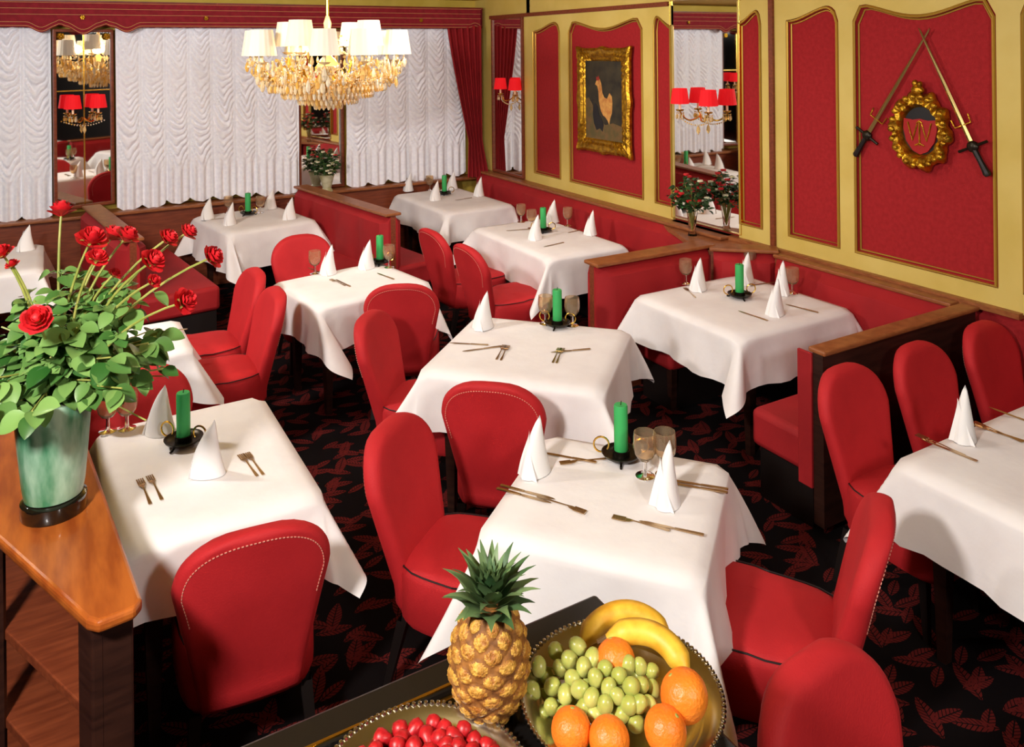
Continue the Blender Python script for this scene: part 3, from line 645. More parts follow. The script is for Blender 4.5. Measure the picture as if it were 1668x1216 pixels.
# roses: (bloom centre, size, stem start offset, label tail)
VT = Vector((VX, VY, VZ+.36))
ROSE = [((0.034,3.006,1.879), 1.0, 'tallest rose, standing straight up'), ((0.111,2.823,1.812), 1.15, 'large upper rose of the pair in the middle'), ((0.123,2.758,1.769), .8, 'smaller lower rose of the middle pair'),
 ((0.18,2.968,1.79), .95, 'rose tilted before the booth divider, vase side'), ((0.217,2.9,1.795), .95, 'rose tilted before the booth divider, table side'), ((0.274,2.728,1.745), 1.0, 'rose tucked above the leaves towards the table'),
 ((0.329,2.812,1.792), .85, 'rose on a leaning stem before the white booth cloth'), ((0.394,2.844,1.798), .8, 'rose at the tip of the highest leaning stem'), ((0.445,2.699,1.741), .95, 'rose reaching out farthest over the aisle chairs'),
 ((0.274,2.682,1.696), .55, 'small closed rosebud amid the leaning stems'), ((0.345,2.572,1.65), .95, 'lowest leaning rose above the hidden table cloth'), ((-0.034,2.675,1.634), 1.0, 'open rose low on the front of the foliage'),
 ((-0.124,2.889,1.788), .8, 'rose at the outer rim above the cabinet shelves'), ((-0.099,2.898,1.749), .5, 'half-open bud just below the outer-rim rose'), ((0.176,2.843,1.694), .5, 'pale half-hidden bud among the upper leaves')]
def leaf(m, p, d, nrm, L, wd):
    d = Vector(d).normalized(); nrm = Vector(nrm); w = d.cross(nrm); w = w.normalized() if w.length > 1e-4 else d.orthogonal().normalized(); nn = w.cross(d).normalized(); rows = []
    for i in range(8):
        f = i/7; h = wd*sin(pi*f**.85)**.72 if 0 < i < 7 else .0008
        c = Vector(p)+d*L*f+nn*(-.18*L*f*f); rows.append([c-w*h+nn*h*.35, c+nn*0, c+w*h+nn*h*.35])
    m.grid(rows)
def bloom(m, c, d, s):
    d = Vector(d).normalized(); a = d.orthogonal().normalized(); b = d.cross(a)
    for ring, (n, r, hh, op) in enumerate(((3, .011, .036, .0), (4, .018, .038, .15), (5, .026, .038, .35), (6, .033, .034, .7), (6, .038, .026, 1.2))):
        for k in range(n):
            t0 = 2*pi*k/n+ring*.7; rows = []
            for i in range(5):
                f = i/4; rr = (.004+r*sin(f*pi*.5)*(1+.25*op*f*f))*s; z = (hh*f*(1-.22*op*f*f)*1.25-.004*ring)*s
                rows.append([c+(a*cos(t0+q)+b*sin(t0+q))*(rr*(1+.05*sin(5*q+k)))+d*(z-.004*s*abs(q)*op) for q in [(-.75+1.5*j/4)*(sin(pi*(.25+.6*f)))*(1.1) for j in range(5)]])
            m.grid(rows)
for i, (p, s, w) in enumerate(ROSE):
    p = Vector(p); t = thing('rose', 'red rose in the green vase, '+w, 'rose', VT, 0, 'red roses in the green vase')
    q = p-VT; a0 = rnd.uniform(0, 6.28); st = Vector((.05*cos(a0), .05*sin(a0), -.22)); hor = Vector((q.x, q.y, 0))
    pts = []
    for k in range(13):
        f = k/12; pts.append(st*(1-f)**2+(Vector((hor.x*.15, hor.y*.15, q.z*.55+.02)))*2*f*(1-f)+q*f*f)
    MB().tube(pts, [.0055-.002*k/12 for k in range(13)], 6).build('stem', 'stem', t)
    d = (pts[-1]-pts[-2]).normalized(); d = (d+Vector((0, 0, .15))).normalized(); m = MB(); bloom(m, q, d, s*.82); m.ball(q+d*.018*s, .014*s, 8, 6); m.build('bloom', 'petal', t, angle=180)
    m = MB()
    for k in range(5): leaf(m, q-d*.004, (d.orthogonal()*cos(k*1.26)+d.cross(d.orthogonal())*sin(k*1.26))*.9+d*.3, d, .028*s, .005)
    m.ball(q-d*.004, .008*s, 6, 4); m.build('sepals', 'stem', t)
    m = MB(); nl = 0
    for k in range(28):
        f = rnd.uniform(.25, .76); bp = pts[min(12, int(f*12))]; an = rnd.uniform(0, 6.28); dd = Vector((cos(an), sin(an), rnd.uniform(-.2, .55))); off = bp+dd*rnd.uniform(.012, .055)*(1.25 if f < .6 else .55)
        if off.z < .0: continue
        m.tube([bp, bp.lerp(off, .5)+Vector((0, 0, .008)), off], .0016, 4, False); L = rnd.uniform(.05, .085)*(1 if f < .55 else .75); leaf(m, off, dd+Vector((0, 0, rnd.uniform(-.7, .1))), Vector((rnd.uniform(-.4, .4), rnd.uniform(-.7, .2), 1)), L, L*.36)
    m.build('leaves', 'leaf', t, angle=180)
t = thing('rose_greenery', 'leafy green rose sprays filling the neck of the green vase', 'greenery', VT)
m = MB(); sm = MB(); rr = random.Random(11)
for k in range(64):
    an = rr.uniform(0, 6.28); R_ = rr.uniform(.06, .29); h = rr.uniform(-.0, .31)*(1-.8*(R_/.3)**3)+.05*(R_ < .14)-.10*max(0, R_-.2)/.09; e = Vector((R_*cos(an)*1.1+.06, R_*sin(an), h)); sm.tube([(0, 0, -.1), (e.x*.35, e.y*.35, max(.03, h*.8)), e], .003, 4)
    for j in range(7):
        f = rr.uniform(.45, 1.05); p = Vector((e.x*f, e.y*f, max(.0, h)*f**.7+min(h, 0)*f)); a2 = an+rr.uniform(-1.3, 1.3); dd = Vector((cos(a2), sin(a2), rr.uniform(-.6, .4))); L = rr.uniform(.055, .09)
        if p.z < -.02 and (p.y < .1 or p.z < -.06): continue
        leaf(m, p+dd*.012, dd+Vector((0, 0, rr.uniform(-.5, .1))), Vector((rr.uniform(-.5, .5), rr.uniform(-.9, .1), 1)), L, L*.37)
sm.build('stems', 'stem', t); m.build('leaves', 'leaf', t, angle=180)

# ---------------------------------------------------------------- small bouquets by the mirrors
def bouquet(lab, clab, loc, hv, rv, rb, hb, mats, seed, vmat):
    v = thing('flower_vase', lab, 'vase', loc); n = 24
    MB().lathe([(.001, 0), (rv*.8, 0), (rv*.7, hv*.08), (rv*.55, hv*.2), (rv*.75, hv*.6), (rv, hv), (rv*.94, hv), (rv*.68, hv*.6), (.001, hv*.2)], n=n).build('body', vmat, v)
    t = thing('bouquet', clab, 'flowers', (loc[0], loc[1], loc[2]+hv)); rr = random.Random(seed); m = MB(); pm = MB(); sm = MB()
    for k in range(120):
        an = rr.uniform(0, 6.28); q = rb*sqrt(rr.random()); h = hb*rr.uniform(.1, 1)*(1-.5*(q/rb)**2); e = Vector((q*cos(an), q*sin(an), h))
        if k % 6 == 0: sm.tube([(0, 0, -hv*.8), (e.x*.3, e.y*.3, h*.4), e], .003, 4)
        for j in range(3):
            a2 = rr.uniform(0, 6.28); dd = Vector((cos(a2), sin(a2), rr.uniform(-.5, .5))); L = rr.uniform(.03, .06); leaf(m, e+dd*.01, dd, (rr.uniform(-.5, .5), -.4, 1), L, L*.33)
        if k % 4 == 1:
            pm.m = rr.randrange(len(mats))
            for j in range(6): pm.ball(e+Vector((.012*cos(j)*1.2, .012*sin(j*1.9), .02)), .011, 5, 3)
    sm.build('stems', 'stem', t); m.build('leaves', 'leafdark', t, angle=180); pm.build('blossoms', mats, t)
bouquet('clear stem vase on the corner shelf before the large mirror', 'red and dark green bouquet in front of the large mirror', (4.40, 4.80, .90), .20, .045, .155, .27, ['petal', 'petal', 'petalwhite'], 3, 'glass')
bouquet('pale stoneware vase on the window ledge before the second tall mirror', 'dark leafy bouquet with white flowers before the second tall mirror', (2.63, 8.63, .85), .18, .085, .125, .27, ['petalwhite', 'petalwhite', 'petal'], 4, 'planterw')

# ---------------------------------------------------------------- chandelier
def lamp_shade(m, c, r0, r1, h, n=20):
    m.lathe([(r1*.97, 0), (r1, .0), ((r0+r1)/2, h*.5), (r0, h), (r0*.97, h), ((r0+r1)/2*.97, h*.5), (r1*.97, .002)], c, 64, fn=lambda a, i: 1+.022*cos(a*16))
CX, CY = 1.87, 6.08
t = thing('chandelier', 'large crystal chandelier with white pleated shades hanging from the ceiling', 'chandelier', (CX, CY, 0))
MB().tube([(0, 0, 2.62), (0, 0, ZC)], .014, 8).build('suspension_rod', 'brass', t)
MB().lathe([(.001, ZC-.06), (.05, ZC-.05), (.07, ZC-.01), (.07, ZC)], n=20).build('ceiling_rose', 'brass', t)
MB().lathe([(.001, 2.03), (.03, 2.05), (.05, 2.10), (.025, 2.15), (.05, 2.22), (.09, 2.27), (.06, 2.32), (.02, 2.36), (.04, 2.45), (.02, 2.52), (.03, 2.6), (.012, 2.66)], n=20).build('column', 'crystal', t)
NA = 12; beads = MB(); rc = random.Random(5)
def strand(p, q, sag, n, r):
    p, q = Vector(p), Vector(q)
    for i in range(n+1):
        f = i/n; c = p.lerp(q, f)-Vector((0, 0, sag*4*f*(1-f))); beads.ball(c, r, 5, 3)
def drop(p, s): 
    p = Vector(p); beads.lathe([(.001, 0), (.006*s, -.012*s), (.010*s, -.03*s), (.006*s, -.045*s), (.001, -.05*s)], p, 6)
tips = []
for k in range(NA):
    inner = k % 3 == 1; a = 2*pi*k/NA+.18; r = .36 if inner else .53; z = 2.36 if inner else 2.29
    u = Vector((cos(a), sin(a), 0)); tips.append(u*r+Vector((0, 0, z)))
    arm = MB(); arm.tube([u*(.05+(r-.05)*f)+Vector((0, 0, 2.20-.14*sin(pi*f*.9)*(1-f*.3)+(z-2.2)*f**3)) for f in [i/12 for i in range(13)]], .009, 6); ao = arm.build('arm', 'gold', t)
    c = u*r
    MB().lathe([(.001, 0), (.03, .004), (.05, .02), (.046, .02), (.02, .01)], c+Vector((0, 0, z)), 14).build('drip_pan', 'crystal', ao)
    MB().lathe([(.013, 0), (.013, .10), (.001, .10)], c+Vector((0, 0, z+.01)), 10).build('candle_tube', 'tube', ao)
    m = MB(); lamp_shade(m, c+Vector((0, 0, z+.065)), .080, .108, .19); m.build('lamp_shade', 'shadew', ao)
for k in range(NA):
    p, q = tips[k], tips[(k+1) % NA]; strand(p, q, .09, 12, .009); strand(p, (p.x*.2, p.y*.2, 2.5), .05, 11, .008); strand(p, (p.x*.25, p.y*.25, 2.12), .07, 10, .009); strand(p*1.0, q*1.0+Vector((0, 0, -.03)), .15, 12, .008)
    for j in range(7):
        a = 2*pi*(k+j/7)/NA; rr_ = rc.uniform(.15, .54); drop((rr_*cos(a), rr_*sin(a), 2.30-rc.uniform(.04, .12)-.16*(1-rr_/.54)), rc.uniform(1.2, 2.2))
    drop(p+Vector((0, 0, -.01)), 2.2); drop(p+Vector((.03, .02, -.01)), 1.6)
for r_, z_ in ((.44, 2.14), (.34, 2.09), (.22, 2.04), (.10, 2.00)):
    nb = int(r_*2*pi/.035)
    for i in range(nb):
        a = 2*pi*i/nb; beads.ball((r_*cos(a), r_*sin(a), z_+.012), .012, 5, 3); drop((r_*cos(a), r_*sin(a), z_), 1.3)
    for i in range(0, nb, 2): a = 2*pi*i/nb; strand((r_*cos(a), r_*sin(a), z_), (r_*1.25*cos(a), r_*1.25*sin(a), z_+.07), .015, 4, .008)
for k in range(900):
    a = rc.uniform(0, 6.283); q = sqrt(rc.random())*.60; lo = 2.31-.30*(1-(q/.62)**2)**.8; z_ = rc.uniform(lo, lo+(.07 if k % 3 else .16)); 
    if k % 2: drop((q*cos(a), q*sin(a), z_+.03), rc.uniform(.9, 1.7))
    else: beads.ball((q*cos(a), q*sin(a), z_), rc.uniform(.007, .014), 5, 3)
o = beads.build('crystal_strings', 'crystal', t, smooth=False); o['kind'] = 'stuff'
for k in range(4):
    l = bpy.data.lights.new('chandelier_bulb', 'POINT'); l.energy = 5; l.color = (1, .80, .5); l.shadow_soft_size = .05
    o = bpy.data.objects.new('chandelier_bulb', l); COL.objects.link(o); a = k*pi/2+.6; o.parent = t; o.location = (.24*cos(a), .24*sin(a), 2.43)

# ---------------------------------------------------------------- sconces with red shades
def sconce(lab, loc, rz, xs=(-.165, .165)):
    t = thing('wall_sconce', lab, 'wall lamp', loc, rz, 'crystal sconces with red shades')   # wall plane y=0, faces -y
    MB().lathe([(.001, -.012), (.045, -.012), (.05, 0)], n=18).build('backplate', 'brass', t); t.children[0].rotation_euler = (R(90), 0, 0)
    cb = MB()
    for x in xs:
        am = MB(); am.tube([(x*f, -.03-.065*sin(pi*f*.5), -.03-.05*sin(pi*f)+.03*f) for f in [i/10 for i in range(11)]], .007, 6); a = am.build('arm', 'brass', t)
        MB().lathe([(.001, 0), (.028, .006), (.034, .018), (.03, .018), (.012, .008)], (x, -.095, 0), 14).build('drip_pan', 'brass', a)
        MB().lathe([(.010, 0), (.010, .07), (.001, .07)], (x, -.095, .01), 10).build('candle_tube', 'tube', a)
        m = MB(); lamp_shade(m, (x, -.095, .065), .058, .075, .125); m.build('lamp_shade', 'shader', a)
        for i in range(6):
            an = i*1.05; cb.ball((x+.03*cos(an), -.095+.03*sin(an), -.012), .006, 5, 3); cb.lathe([(.001, 0), (.007, -.014), (.009, -.03), (.001, -.045)], (x+.03*cos(an), -.095+.03*sin(an), -.018), 6)
    for i in range(15):
        f = i/14*2-1; cb.ball((f*.165, -.08, -.06-.04*(1-f*f)), .008, 5, 3)
    cb.lathe([(.001, 0), (.012, -.02), (.016, -.05), (.001, -.08)], (0, -.05, -.10), 8)
    o = cb.build('crystal_strings', 'crystal', t, smooth=False); o['kind'] = 'stuff'
    return t
sconce('two-armed sconce with red shades on the tall mirror reflecting the chandelier', (.285, 8.685, 1.80), R(13), (-.11, .11))
sconce('two-armed sconce with red shades mounted on the large wall mirror', (XR-.02, 4.86, 1.86), R(-90))
sconce('two-armed sconce with red shades on the narrow corner mirror', (XR-.03, 7.86, 1.86), R(-90))

# ---------------------------------------------------------------- hen painting
Y0, Y1, Z0, Z1 = 6.58, 5.76, 1.39, 2.385
t = thing('framed_painting', 'dark oil painting of a pale hen in a carved gilt frame', 'painting', (XR-.03, (Y0+Y1)/2, (Z0+Z1)/2), R(-90))
w, h = (Y0-Y1)/2, (Z1-Z0)/2
m = MB(); rows = []
loopn = 160
def rect(k, hw, hh):
    f = (k % loopn)/loopn*4; s = int(f); u = f-s
    return [(-hw+2*hw*u, -hh), (hw, -hh+2*hh*u), (hw-2*hw*u, hh), (-hw, hh-2*hh*u)][s]
prof = [(0, .0), (.0, -.028), (.025, -.045), (.05, -.034), (.07, -.042), (.09, -.024), (.11, -.028), (.125, -.012)]
for k in range(loopn):
    row = []
    f = (k/loopn*4) % 1; car = .5+.5*cos(2*pi*f); car2 = max(0, cos(4*pi*f))**3
    for d_, y in prof:
        bul = -.018*car2*(d_ < .07); x, z = rect(k, w-d_-bul, h-d_-bul); wob = .008*sin(k*2.1+d_*60)*(car > .55)*(0 < d_ < .14); row.append((x, y-wob, z))
    rows.append(row)
rows.append(rows[0]); m.grid(rows); m.build('frame', 'gold', t, angle=50)
MB().box((-w+.115, -.014, -h+.125), (w-.115, -.004, h-.125)).build('canvas', 'canvas', t, smooth=False)
def blob(pts, y0=-.0145, th=.0012): return [[(a, b) for a, b in pts], y0, th]
def patch(name, mt, pts, d=.0012):
    m = MB(); m.prism(pts, lambda u, v, dd: (u*(w-.115), -.014-dd, v*(h-.125)), 0, d); return m.build(name, mt, t, smooth=False)
patch('painted_ground', 'paintgreen', [(-1, -1), (1, -1), (1, -.62), (.5, -.55), (.1, -.62), (-.25, -.5), (-.5, -.2), (-.8, .05), (-1, .0)], .0006)
patch('painted_hen', 'paintcream', [(-.38, .48), (-.30, .55), (-.18, .54), (-.10, .42), (-.05, .20), (.05, .08), (.20, .05), (.33, .20), (.45, .12), (.48, -.05), (.45, -.30), (.35, -.45), (.30, -.60), (.22, -.50), (.10, -.42), (-.02, -.38), (-.14, -.25), (-.24, -.02), (-.26, .22), (-.32, .36), (-.44, .40)], .0012)
patch('painted_comb', 'paintred', [(-.36, .50), (-.38, .60), (-.30, .58), (-.26, .63), (-.20, .56), (-.22, .50)], .0018)
patch('painted_rooster', 'paintblack', [(-.55, -.15), (-.45, -.08), (-.30, -.16), (-.24, -.35), (-.10, -.46), (.02, -.62), (-.05, -.80), (-.20, -.72), (-.38, -.78), (-.52, -.60), (-.58, -.38)], .0016)

# ---------------------------------------------------------------- crossed swords and the crest
def sword(lab, tip, hilt, end, off):
    "points as (y, z) on the wall"
    t = thing('sword', lab, 'sword', (XR-.03-off, 0, 0)); P = lambda p, d=0: Vector((-d, p[0], p[1])); T, Hh, E_ = Vector(tip), Vector(hilt), Vector(end)
    d = (Hh-T).normalized(); nrm = Vector((-d.y, d.x)); bl = MB(); rows = []
    for f, wd in ((0, .001), (.03, .006), (.5, .011), (1, .014)):
        c = T.lerp(Hh, f); rows.append([P(c+nrm*wd), P(c, .006), P(c-nrm*wd), P(c, -.004)])
    bl.grid(rows, True); bl.build('blade', 'steel', t, smooth=False)
    g = MB(); c = Hh; g.tube([P(c+nrm*.09+d*-.0), P(c+nrm*.03), P(c-nrm*.03), P(c-nrm*.09)], .009, 7); g.ball(P(c, .0), (.02, .035, .035), 10, 6); g.build('guard', 'iron', t)
    m = MB(); c2 = Hh-d*.13; m.tube([P(c2+nrm*.055-d*.05), P(c2+nrm*.05), P(c2), P(c2-nrm*.05), P(c2-nrm*.055-d*.05)], .005, 6); m.build('upper_guard', 'gold', t)
    m = MB(); L = (E_-Hh).length; dd = (E_-Hh).normalized(); m.tube([P(Hh+dd*L*f) for f in (0, .2, .5, .8, .92, 1)], [.014, .017, .016, .019, .022, .015], 8); m.build('grip', 'blackwood', t)
    return t
sword('long crossed sword with its hilt towards the mirror, beside the crest', (2.912,2.491), (3.347,1.809), (3.434,1.669), .004)
sword('long crossed sword with its hilt away from the mirror, beside the crest', (2.975,2.492), (2.654,1.809), (2.569,1.652), .018)
cy, cz = 2.975, 1.872; t = thing('wall_crest', 'carved gilt oval crest with a red shield under crossed swords', 'crest', (XR-.03, cy, cz), R(-90))
m = MB(); A, B = .172, .212; rows = []
for k in range(97):
    a = 2*pi*k/96; row = []
    for q, y in ((1.10, 0), (1.12, -.02), (.98, -.055), (.84, -.04), (.77, -.05), (.70, -.02), (.67, -.004)):
        wob = (1+.07*cos(a*10+1)*(q > .9)+.02*sin(a*23)*(q > .8)); row.append((A*q*wob*cos(a), y-.010*(q > .75)*(q < 1)*sin(a*15+q*20), B*q*wob*sin(a)))
    rows.append(row)
m.grid(rows)
for k in range(22):
    a = 2*pi*k/22; m.ball((A*.98*cos(a), -.05, B*.98*sin(a)), (.022, .016, .02), 7, 4)
m.ball((0, -.035, B+.035), (.045, .025, .03), 8, 5); m.ball((-.012, -.04, B+.075), (.02, .02, .022), 7, 4); m.ball((.02, -.04, B+.07), (.016, .018, .02), 7, 4)
m.build('carved_rim', 'gold', t, angle=60)
MB().prism([(A*.70*cos(2*pi*k/40), B*.70*sin(2*pi*k/40)) for k in range(40)], lambda u, v, d: (u, -d, v), 0, .006).build('inner_field', 'paintblack', t, smooth=False)
sh = [(-.11, .085), (-.05, .078), (0, .088), (.05, .078), (.11, .085), (.115, .02), (.095, -.06), (.05, -.12), (0, -.142), (-.05, -.12), (-.095, -.06), (-.115, .02)]
MB().prism(sh, lambda u, v, d: (u*.94, -d, v*.94-.01), .005, .018).build('shield', 'shield', t, smooth=False)
m = MB(); Q = lambda pts: m.tube([(x, -.021, z) for x, z in pts], .0045, 5)
Q([(-.075, .05), (-.06, -.01), (-.045, -.06), (-.03, -.01), (-.015, .04)]); Q([(0, .06), (0, -.09)]); Q([(-.018, .045), (0, .06), (.018, .045)]); Q([(.075, .05), (.06, -.01), (.045, -.06), (.03, -.01), (.015, .04)]); Q([(-.03, -.09), (0, -.075), (.03, -.09)])
m.build('gilt_emblem', 'gold', t)

# ---------------------------------------------------------------- near counter with fruit
t = thing('serving_counter', 'black lacquered counter with wooden rim carrying the fruit', 'counter')
MB().box((-.6, .5, 1.085), (1.075, 1.42, 1.128)).build('worktop', 'black', t, smooth=False, bevel=.006)
MB().box((-.6, 1.425, 1.10), (1.075, 1.505, 1.15)).build('raised_edge', 'black', t, smooth=False, bevel=.008)
m = MB(); m.box((-.6, 1.432, 1.1495), (.80, 1.438, 1.153)); m.box((-.6, 1.415, 1.128), (.78, 1.424, 1.140)); m.build('brass_strip', 'brass', t, smooth=False)
MB().box((-.6, .55, 0), (1.02, 1.40, 1.09)).build('body', 'darkwood', t, smooth=False)
ZK = 1.128
def platter(lab, x, y, r, depth):
    t = thing('serving_platter', lab, 'platter', (x, y, ZK))
    MB().lathe([(.001, .003), (r*.62, .003), (r*.80, depth*.35), (r*.88, depth*.8), (r*.97, depth), (r, depth+.002), (r*.98, depth-.004), (r*.86, depth*.6), (r*.7, 0), (.001, 0)], n=64).build('dish', 'silver', t)
    m = MB(); nb = int(2*pi*r/.0115)
    for k in range(nb): a = 2*pi*k/nb; m.ball((r*cos(a), r*sin(a), depth+.002), (.0052, .0052, .0055), 6, 4)
    m.build('beaded_rim', 'silver', t); return t
FX, FY = (0.941,1.238)
platter('round silver platter with beaded rim holding oranges, grapes and bananas', FX, FY, .192, .035)
BX, BY = (0.529,1.24)
platter('round silver platter with beaded rim full of strawberries', BX, BY, .185, .03)
m = MB(); m.ball((0, 0, 0), (.0125, .0115, .0145), 10, 7)
m.grid([[(p*.8*cos(2*pi*k/10), p*.8*sin(2*pi*k/10), z) for k in range(10)] for p, z in ((.014, .0135), (.006, .0155), (.001, .0145))], True)
def strawberry_mesh():
    m = MB(); m.lathe([(.0008, -.0165), (.006, -.012), (.0105, -.003), (.0115, .004), (.009, .010), (.003, .0125), (.0006, .0128)], n=10, fn=lambda a, i: 1+.06*sin(a*5+i*2)); return m
sb = strawberry_mesh().build('strawberry', 'berry', angle=180); spots = []
rr = random.Random(9); first = True
for k in range(4000):
    a = rr.uniform(0, 6.28); q = .142*sqrt(rr.random()); x, y = q*cos(a), q*sin(a); zz = .026+.014*(1-(q/.15)**2)
    if BY+y < BY-.04: continue
    if all((x-u)**2+(y-v)**2 > .0215**2 for u, v in spots):
        spots.append((x, y)); o = sb if first else sb.copy()
        if not first: COL.objects.link(o)
        first = False; o.location = (BX+x, BY+y, ZK+zz); o.rotation_euler = (rr.uniform(-1.3, 1.3), rr.uniform(-1.3, 1.3), rr.uniform(0, 6)); o.scale = (1.3,)*3
        tag(o, 'red strawberry heaped on the silver platter at the counter edge', 'strawberry', 'strawberries heaped on the platter')
m = MB(); m.lathe([(.001, .02), (.148, .014), (.13, .022), (.08, .030), (.001, .034)], n=40)
tag(m.build('strawberry_pulp', 'compote', loc=(BX, BY, ZK)), 'red strawberry compote bed beneath the whole berries', 'fruit'); bpy.data.objects['strawberry_pulp']['kind'] = 'stuff'

# pineapple
PX, PY = (0.719,1.363)
t = thing('pineapple', 'ripe pineapple with green crown standing on the black counter', 'pineapple', (PX, PY, ZK), 0); t.rotation_euler = (R(2), R(1), 0)
rp = random.Random(4); m = MB(); NZ, NT = 96, 128; rows = []; hgt = .205; hts = []
for i in range(NZ+1):
    f = i/NZ; r = .073*(sin(pi*(.10+.80*f)))**.52*(1.0+.05*sin(pi*f)); r *= (1 if f > .03 else .75+8*f)
    row = []; hr = []
    for k in range(NT):
        th = k/NT; u = th*8+f*5.2; v = th*8-f*5.2; bu = abs(cos(pi*u))*abs(cos(pi*v)) if 0 else (1-abs((u % 1)-.5)*2)*(1-abs((v % 1)-.5)*2)
        b_ = min(1, bu*2.4); rr_ = r+.0052*b_**.8-.002+(.0025 if bu > .82 else 0)+rp.uniform(-.0009, .0009); row.append((rr_*cos(2*pi*th), rr_*sin(2*pi*th), hgt*f)); hr.append(b_)
    rows.append(row); hts.append(hr)
m.grid(rows, True)
m.mi = [1 if (hts[i][k]+hts[i+1][(k+1) % NT])/2 > .36 else 0 for i in range(NZ) for k in range(NT)]
m.add(rows[-1], [tuple(range(NT))]); m.build('fruit_body', ['pine', 'pineeye'], t, angle=180)
m = MB(); rr = random.Random(2)
for k in range(54):
    a = k*2.39996; lv = k/54; el = .22+1.25*lv; L = .050+.046*sin(pi*min(1, lv*1.1)); wd = .0185-.006*lv; base = Vector((.024*(1-lv)*cos(a), .024*(1-lv)*sin(a), hgt-.004+.034*lv)); rows = []
    sd = Vector((-sin(a), cos(a), 0))
    for i in range(7):
        f = i/6; an = el-.30*f*f*(1-lv*.5)+.1; p = base+Vector((cos(a)*L*f*cos(an), sin(a)*L*f*cos(an), L*f*sin(an)+.004*f)); w_ = wd*(1-f**1.8)*(.8+.5*sin(pi*min(1, f*1.6)))+.0005; rows.append([p-sd*w_+Vector((0, 0, .003*(1-f))), p, p+sd*w_+Vector((0, 0, .003*(1-f)))])
    m.grid(rows)
m.build('crown', 'pineleaf', t, angle=180)

# oranges, bananas, grapes
for (px, py, z, r, lab) in [(*(0.803,1.203), 1.175, .036, 'orange at the platter rim below the grapes, nearest the pineapple'), (*(0.85,1.153), 1.175, .036, 'orange at the platter rim between two others below the grapes'),
  (*(0.944,1.112), 1.18, .038, 'orange at the near rim touching the tall pear-shaped orange'), (*(1.008,1.134), 1.20, .044, 'largest orange, at the platter side under the banana'), (*(0.952,1.268), 1.20, .038, 'orange half hidden behind the grapes and under the bananas')]:
    t = thing('orange', lab, 'orange', (px, py, z), rnd.uniform(0, 6), 'oranges on the fruit platter'); MB().ball((0, 0, 0), (r, r, r*.96), 24, 16).build('peel', 'orange', t)
    MB().lathe([(.001, .001), (.004, .0), (.005, -.002)], (0, 0, r*.955), 8).build('stem_scar', 'stem', t); t.rotation_euler = (rnd.uniform(-.6, .6), rnd.uniform(-.6, .6), 0)
def banana(lab, pts, r):
    t = thing('banana', lab, 'banana', pts[0], 0, 'bananas on the fruit platter'); P = [Vector(p)-Vector(pts[0]) for p in pts]
    def bz(f):
        n = len(P)-1; return sum((P[i]*(math.comb(n, i)*f**i*(1-f)**(n-i)) for i in range(n+1)), Vector())
    N = 22; rad = [r*min(1, (.30+5*f) if f < .14 else (.34+4.6*(1-f)) if f > .86 else 1) for f in [i/N for i in range(N+1)]]
    MB().tube([bz(i/N) for i in range(N+1)], rad, 7).build('peel', 'banana', t, angle=60)
    d = (bz(0)-bz(.04)).normalized(); MB().tube([bz(0), bz(0)+d*.012, bz(0)+d*.02], [r*.32, r*.25, r*.22], 6).build('stalk', 'bantip', t); d = (bz(1)-bz(.96)).normalized(); MB().tube([bz(1), bz(1)+d*.006], [r*.36, r*.18], 6).build('tip', 'bantip', t)
banana('banana lying across the back of the fruit platter, farther of two', [(0.944,1.372,1.158), (1.004,1.395,1.213), (1.091,1.344,1.225), (1.1,1.282,1.166)], .024)
banana('banana arching down towards the largest orange, nearer of two', [(0.962,1.31,1.211), (1.038,1.283,1.234), (1.067,1.232,1.223), (1.049,1.173,1.194)], .024)
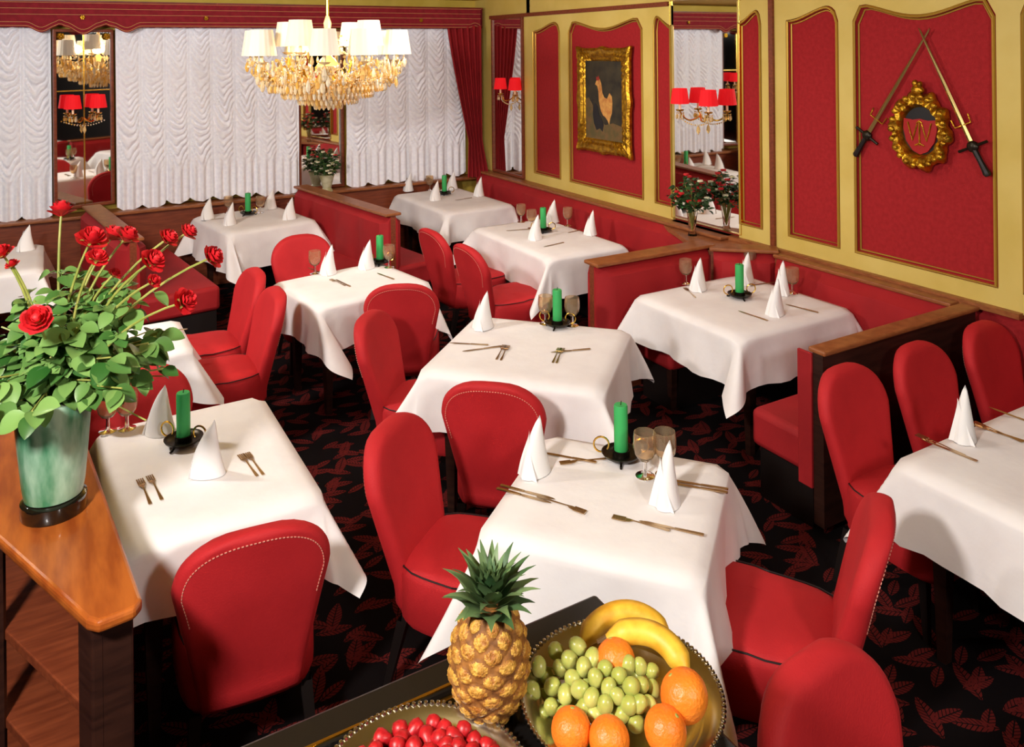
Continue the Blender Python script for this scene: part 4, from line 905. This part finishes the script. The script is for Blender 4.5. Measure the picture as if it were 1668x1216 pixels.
t = thing('grape_bunch', 'bunch of pale green grapes heaped over the oranges', 'grapes', (FX, FY, ZK+.05)); gm = MB(); gm.ball((0, 0, 0), (.0142, .0142, .0172), 14, 9); proto_g = None; gp = []; rr = random.Random(21); gst = MB()
for px_py in [(0.836,1.365,1.168), (0.804,1.337,1.152), (0.806,1.302,1.131), (0.787,1.301,1.108), (0.876,1.365,1.184), (0.861,1.327,1.18), (0.832,1.309,1.168), (0.814,1.285,1.154), (0.878,1.318,1.196), (0.861,1.281,1.189), (0.837,1.272,1.177), (0.823,1.257,1.153), (0.903,1.326,1.208), (0.884,1.28,1.205), (0.855,1.25,1.194), (0.851,1.229,1.176), (0.829,1.23,1.155), (0.911,1.287,1.206), (0.886,1.243,1.207), (0.862,1.223,1.194), (0.861,1.212,1.172), (0.914,1.25,1.21), (0.896,1.215,1.205), (0.878,1.202,1.189), (0.949,1.265,1.215), (0.925,1.221,1.211), (0.903,1.199,1.197), (0.904,1.187,1.171), (0.957,1.237,1.208), (0.932,1.194,1.206), (0.916,1.18,1.188), (0.978,1.225,1.205), (0.956,1.192,1.201), (0.932,1.171,1.19), (0.998,1.213,1.196), (0.981,1.189,1.185), (0.955,1.169,1.177), (0.921,1.166,1.162), (0.872,1.205,1.164), (0.889,1.276,1.176), (0.97,1.265,1.194), (0.857,1.284,1.138), (0.848,1.358,1.15), (0.849,1.311,1.133), (0.904,1.256,1.163), (0.914,1.227,1.151), (0.89,1.311,1.167), (0.832,1.332,1.131), (0.986,1.221,1.152), (0.956,1.249,1.162), (0.848,1.381,1.125), (0.969,1.23,1.185), (0.923,1.315,1.161), (0.826,1.29,1.111)]:
    c = Vector(px_py)-Vector((FX, FY, ZK+.05)); gp.append(c)
    if proto_g is None: o = proto_g = gm.build('grape', 'grape', t)
    else: o = proto_g.copy(); o.parent = t; COL.objects.link(o)
    o.location = c; o.rotation_euler = (rr.uniform(-.9, .9), rr.uniform(-.9, .9), 0); s_ = rr.uniform(.95, 1.15); o.scale = (s_, s_, s_)
    gst.tube([c, c*.6+Vector((0, .01, -.0))], .0015, 4)
gst.build('stalk', 'stem', t)
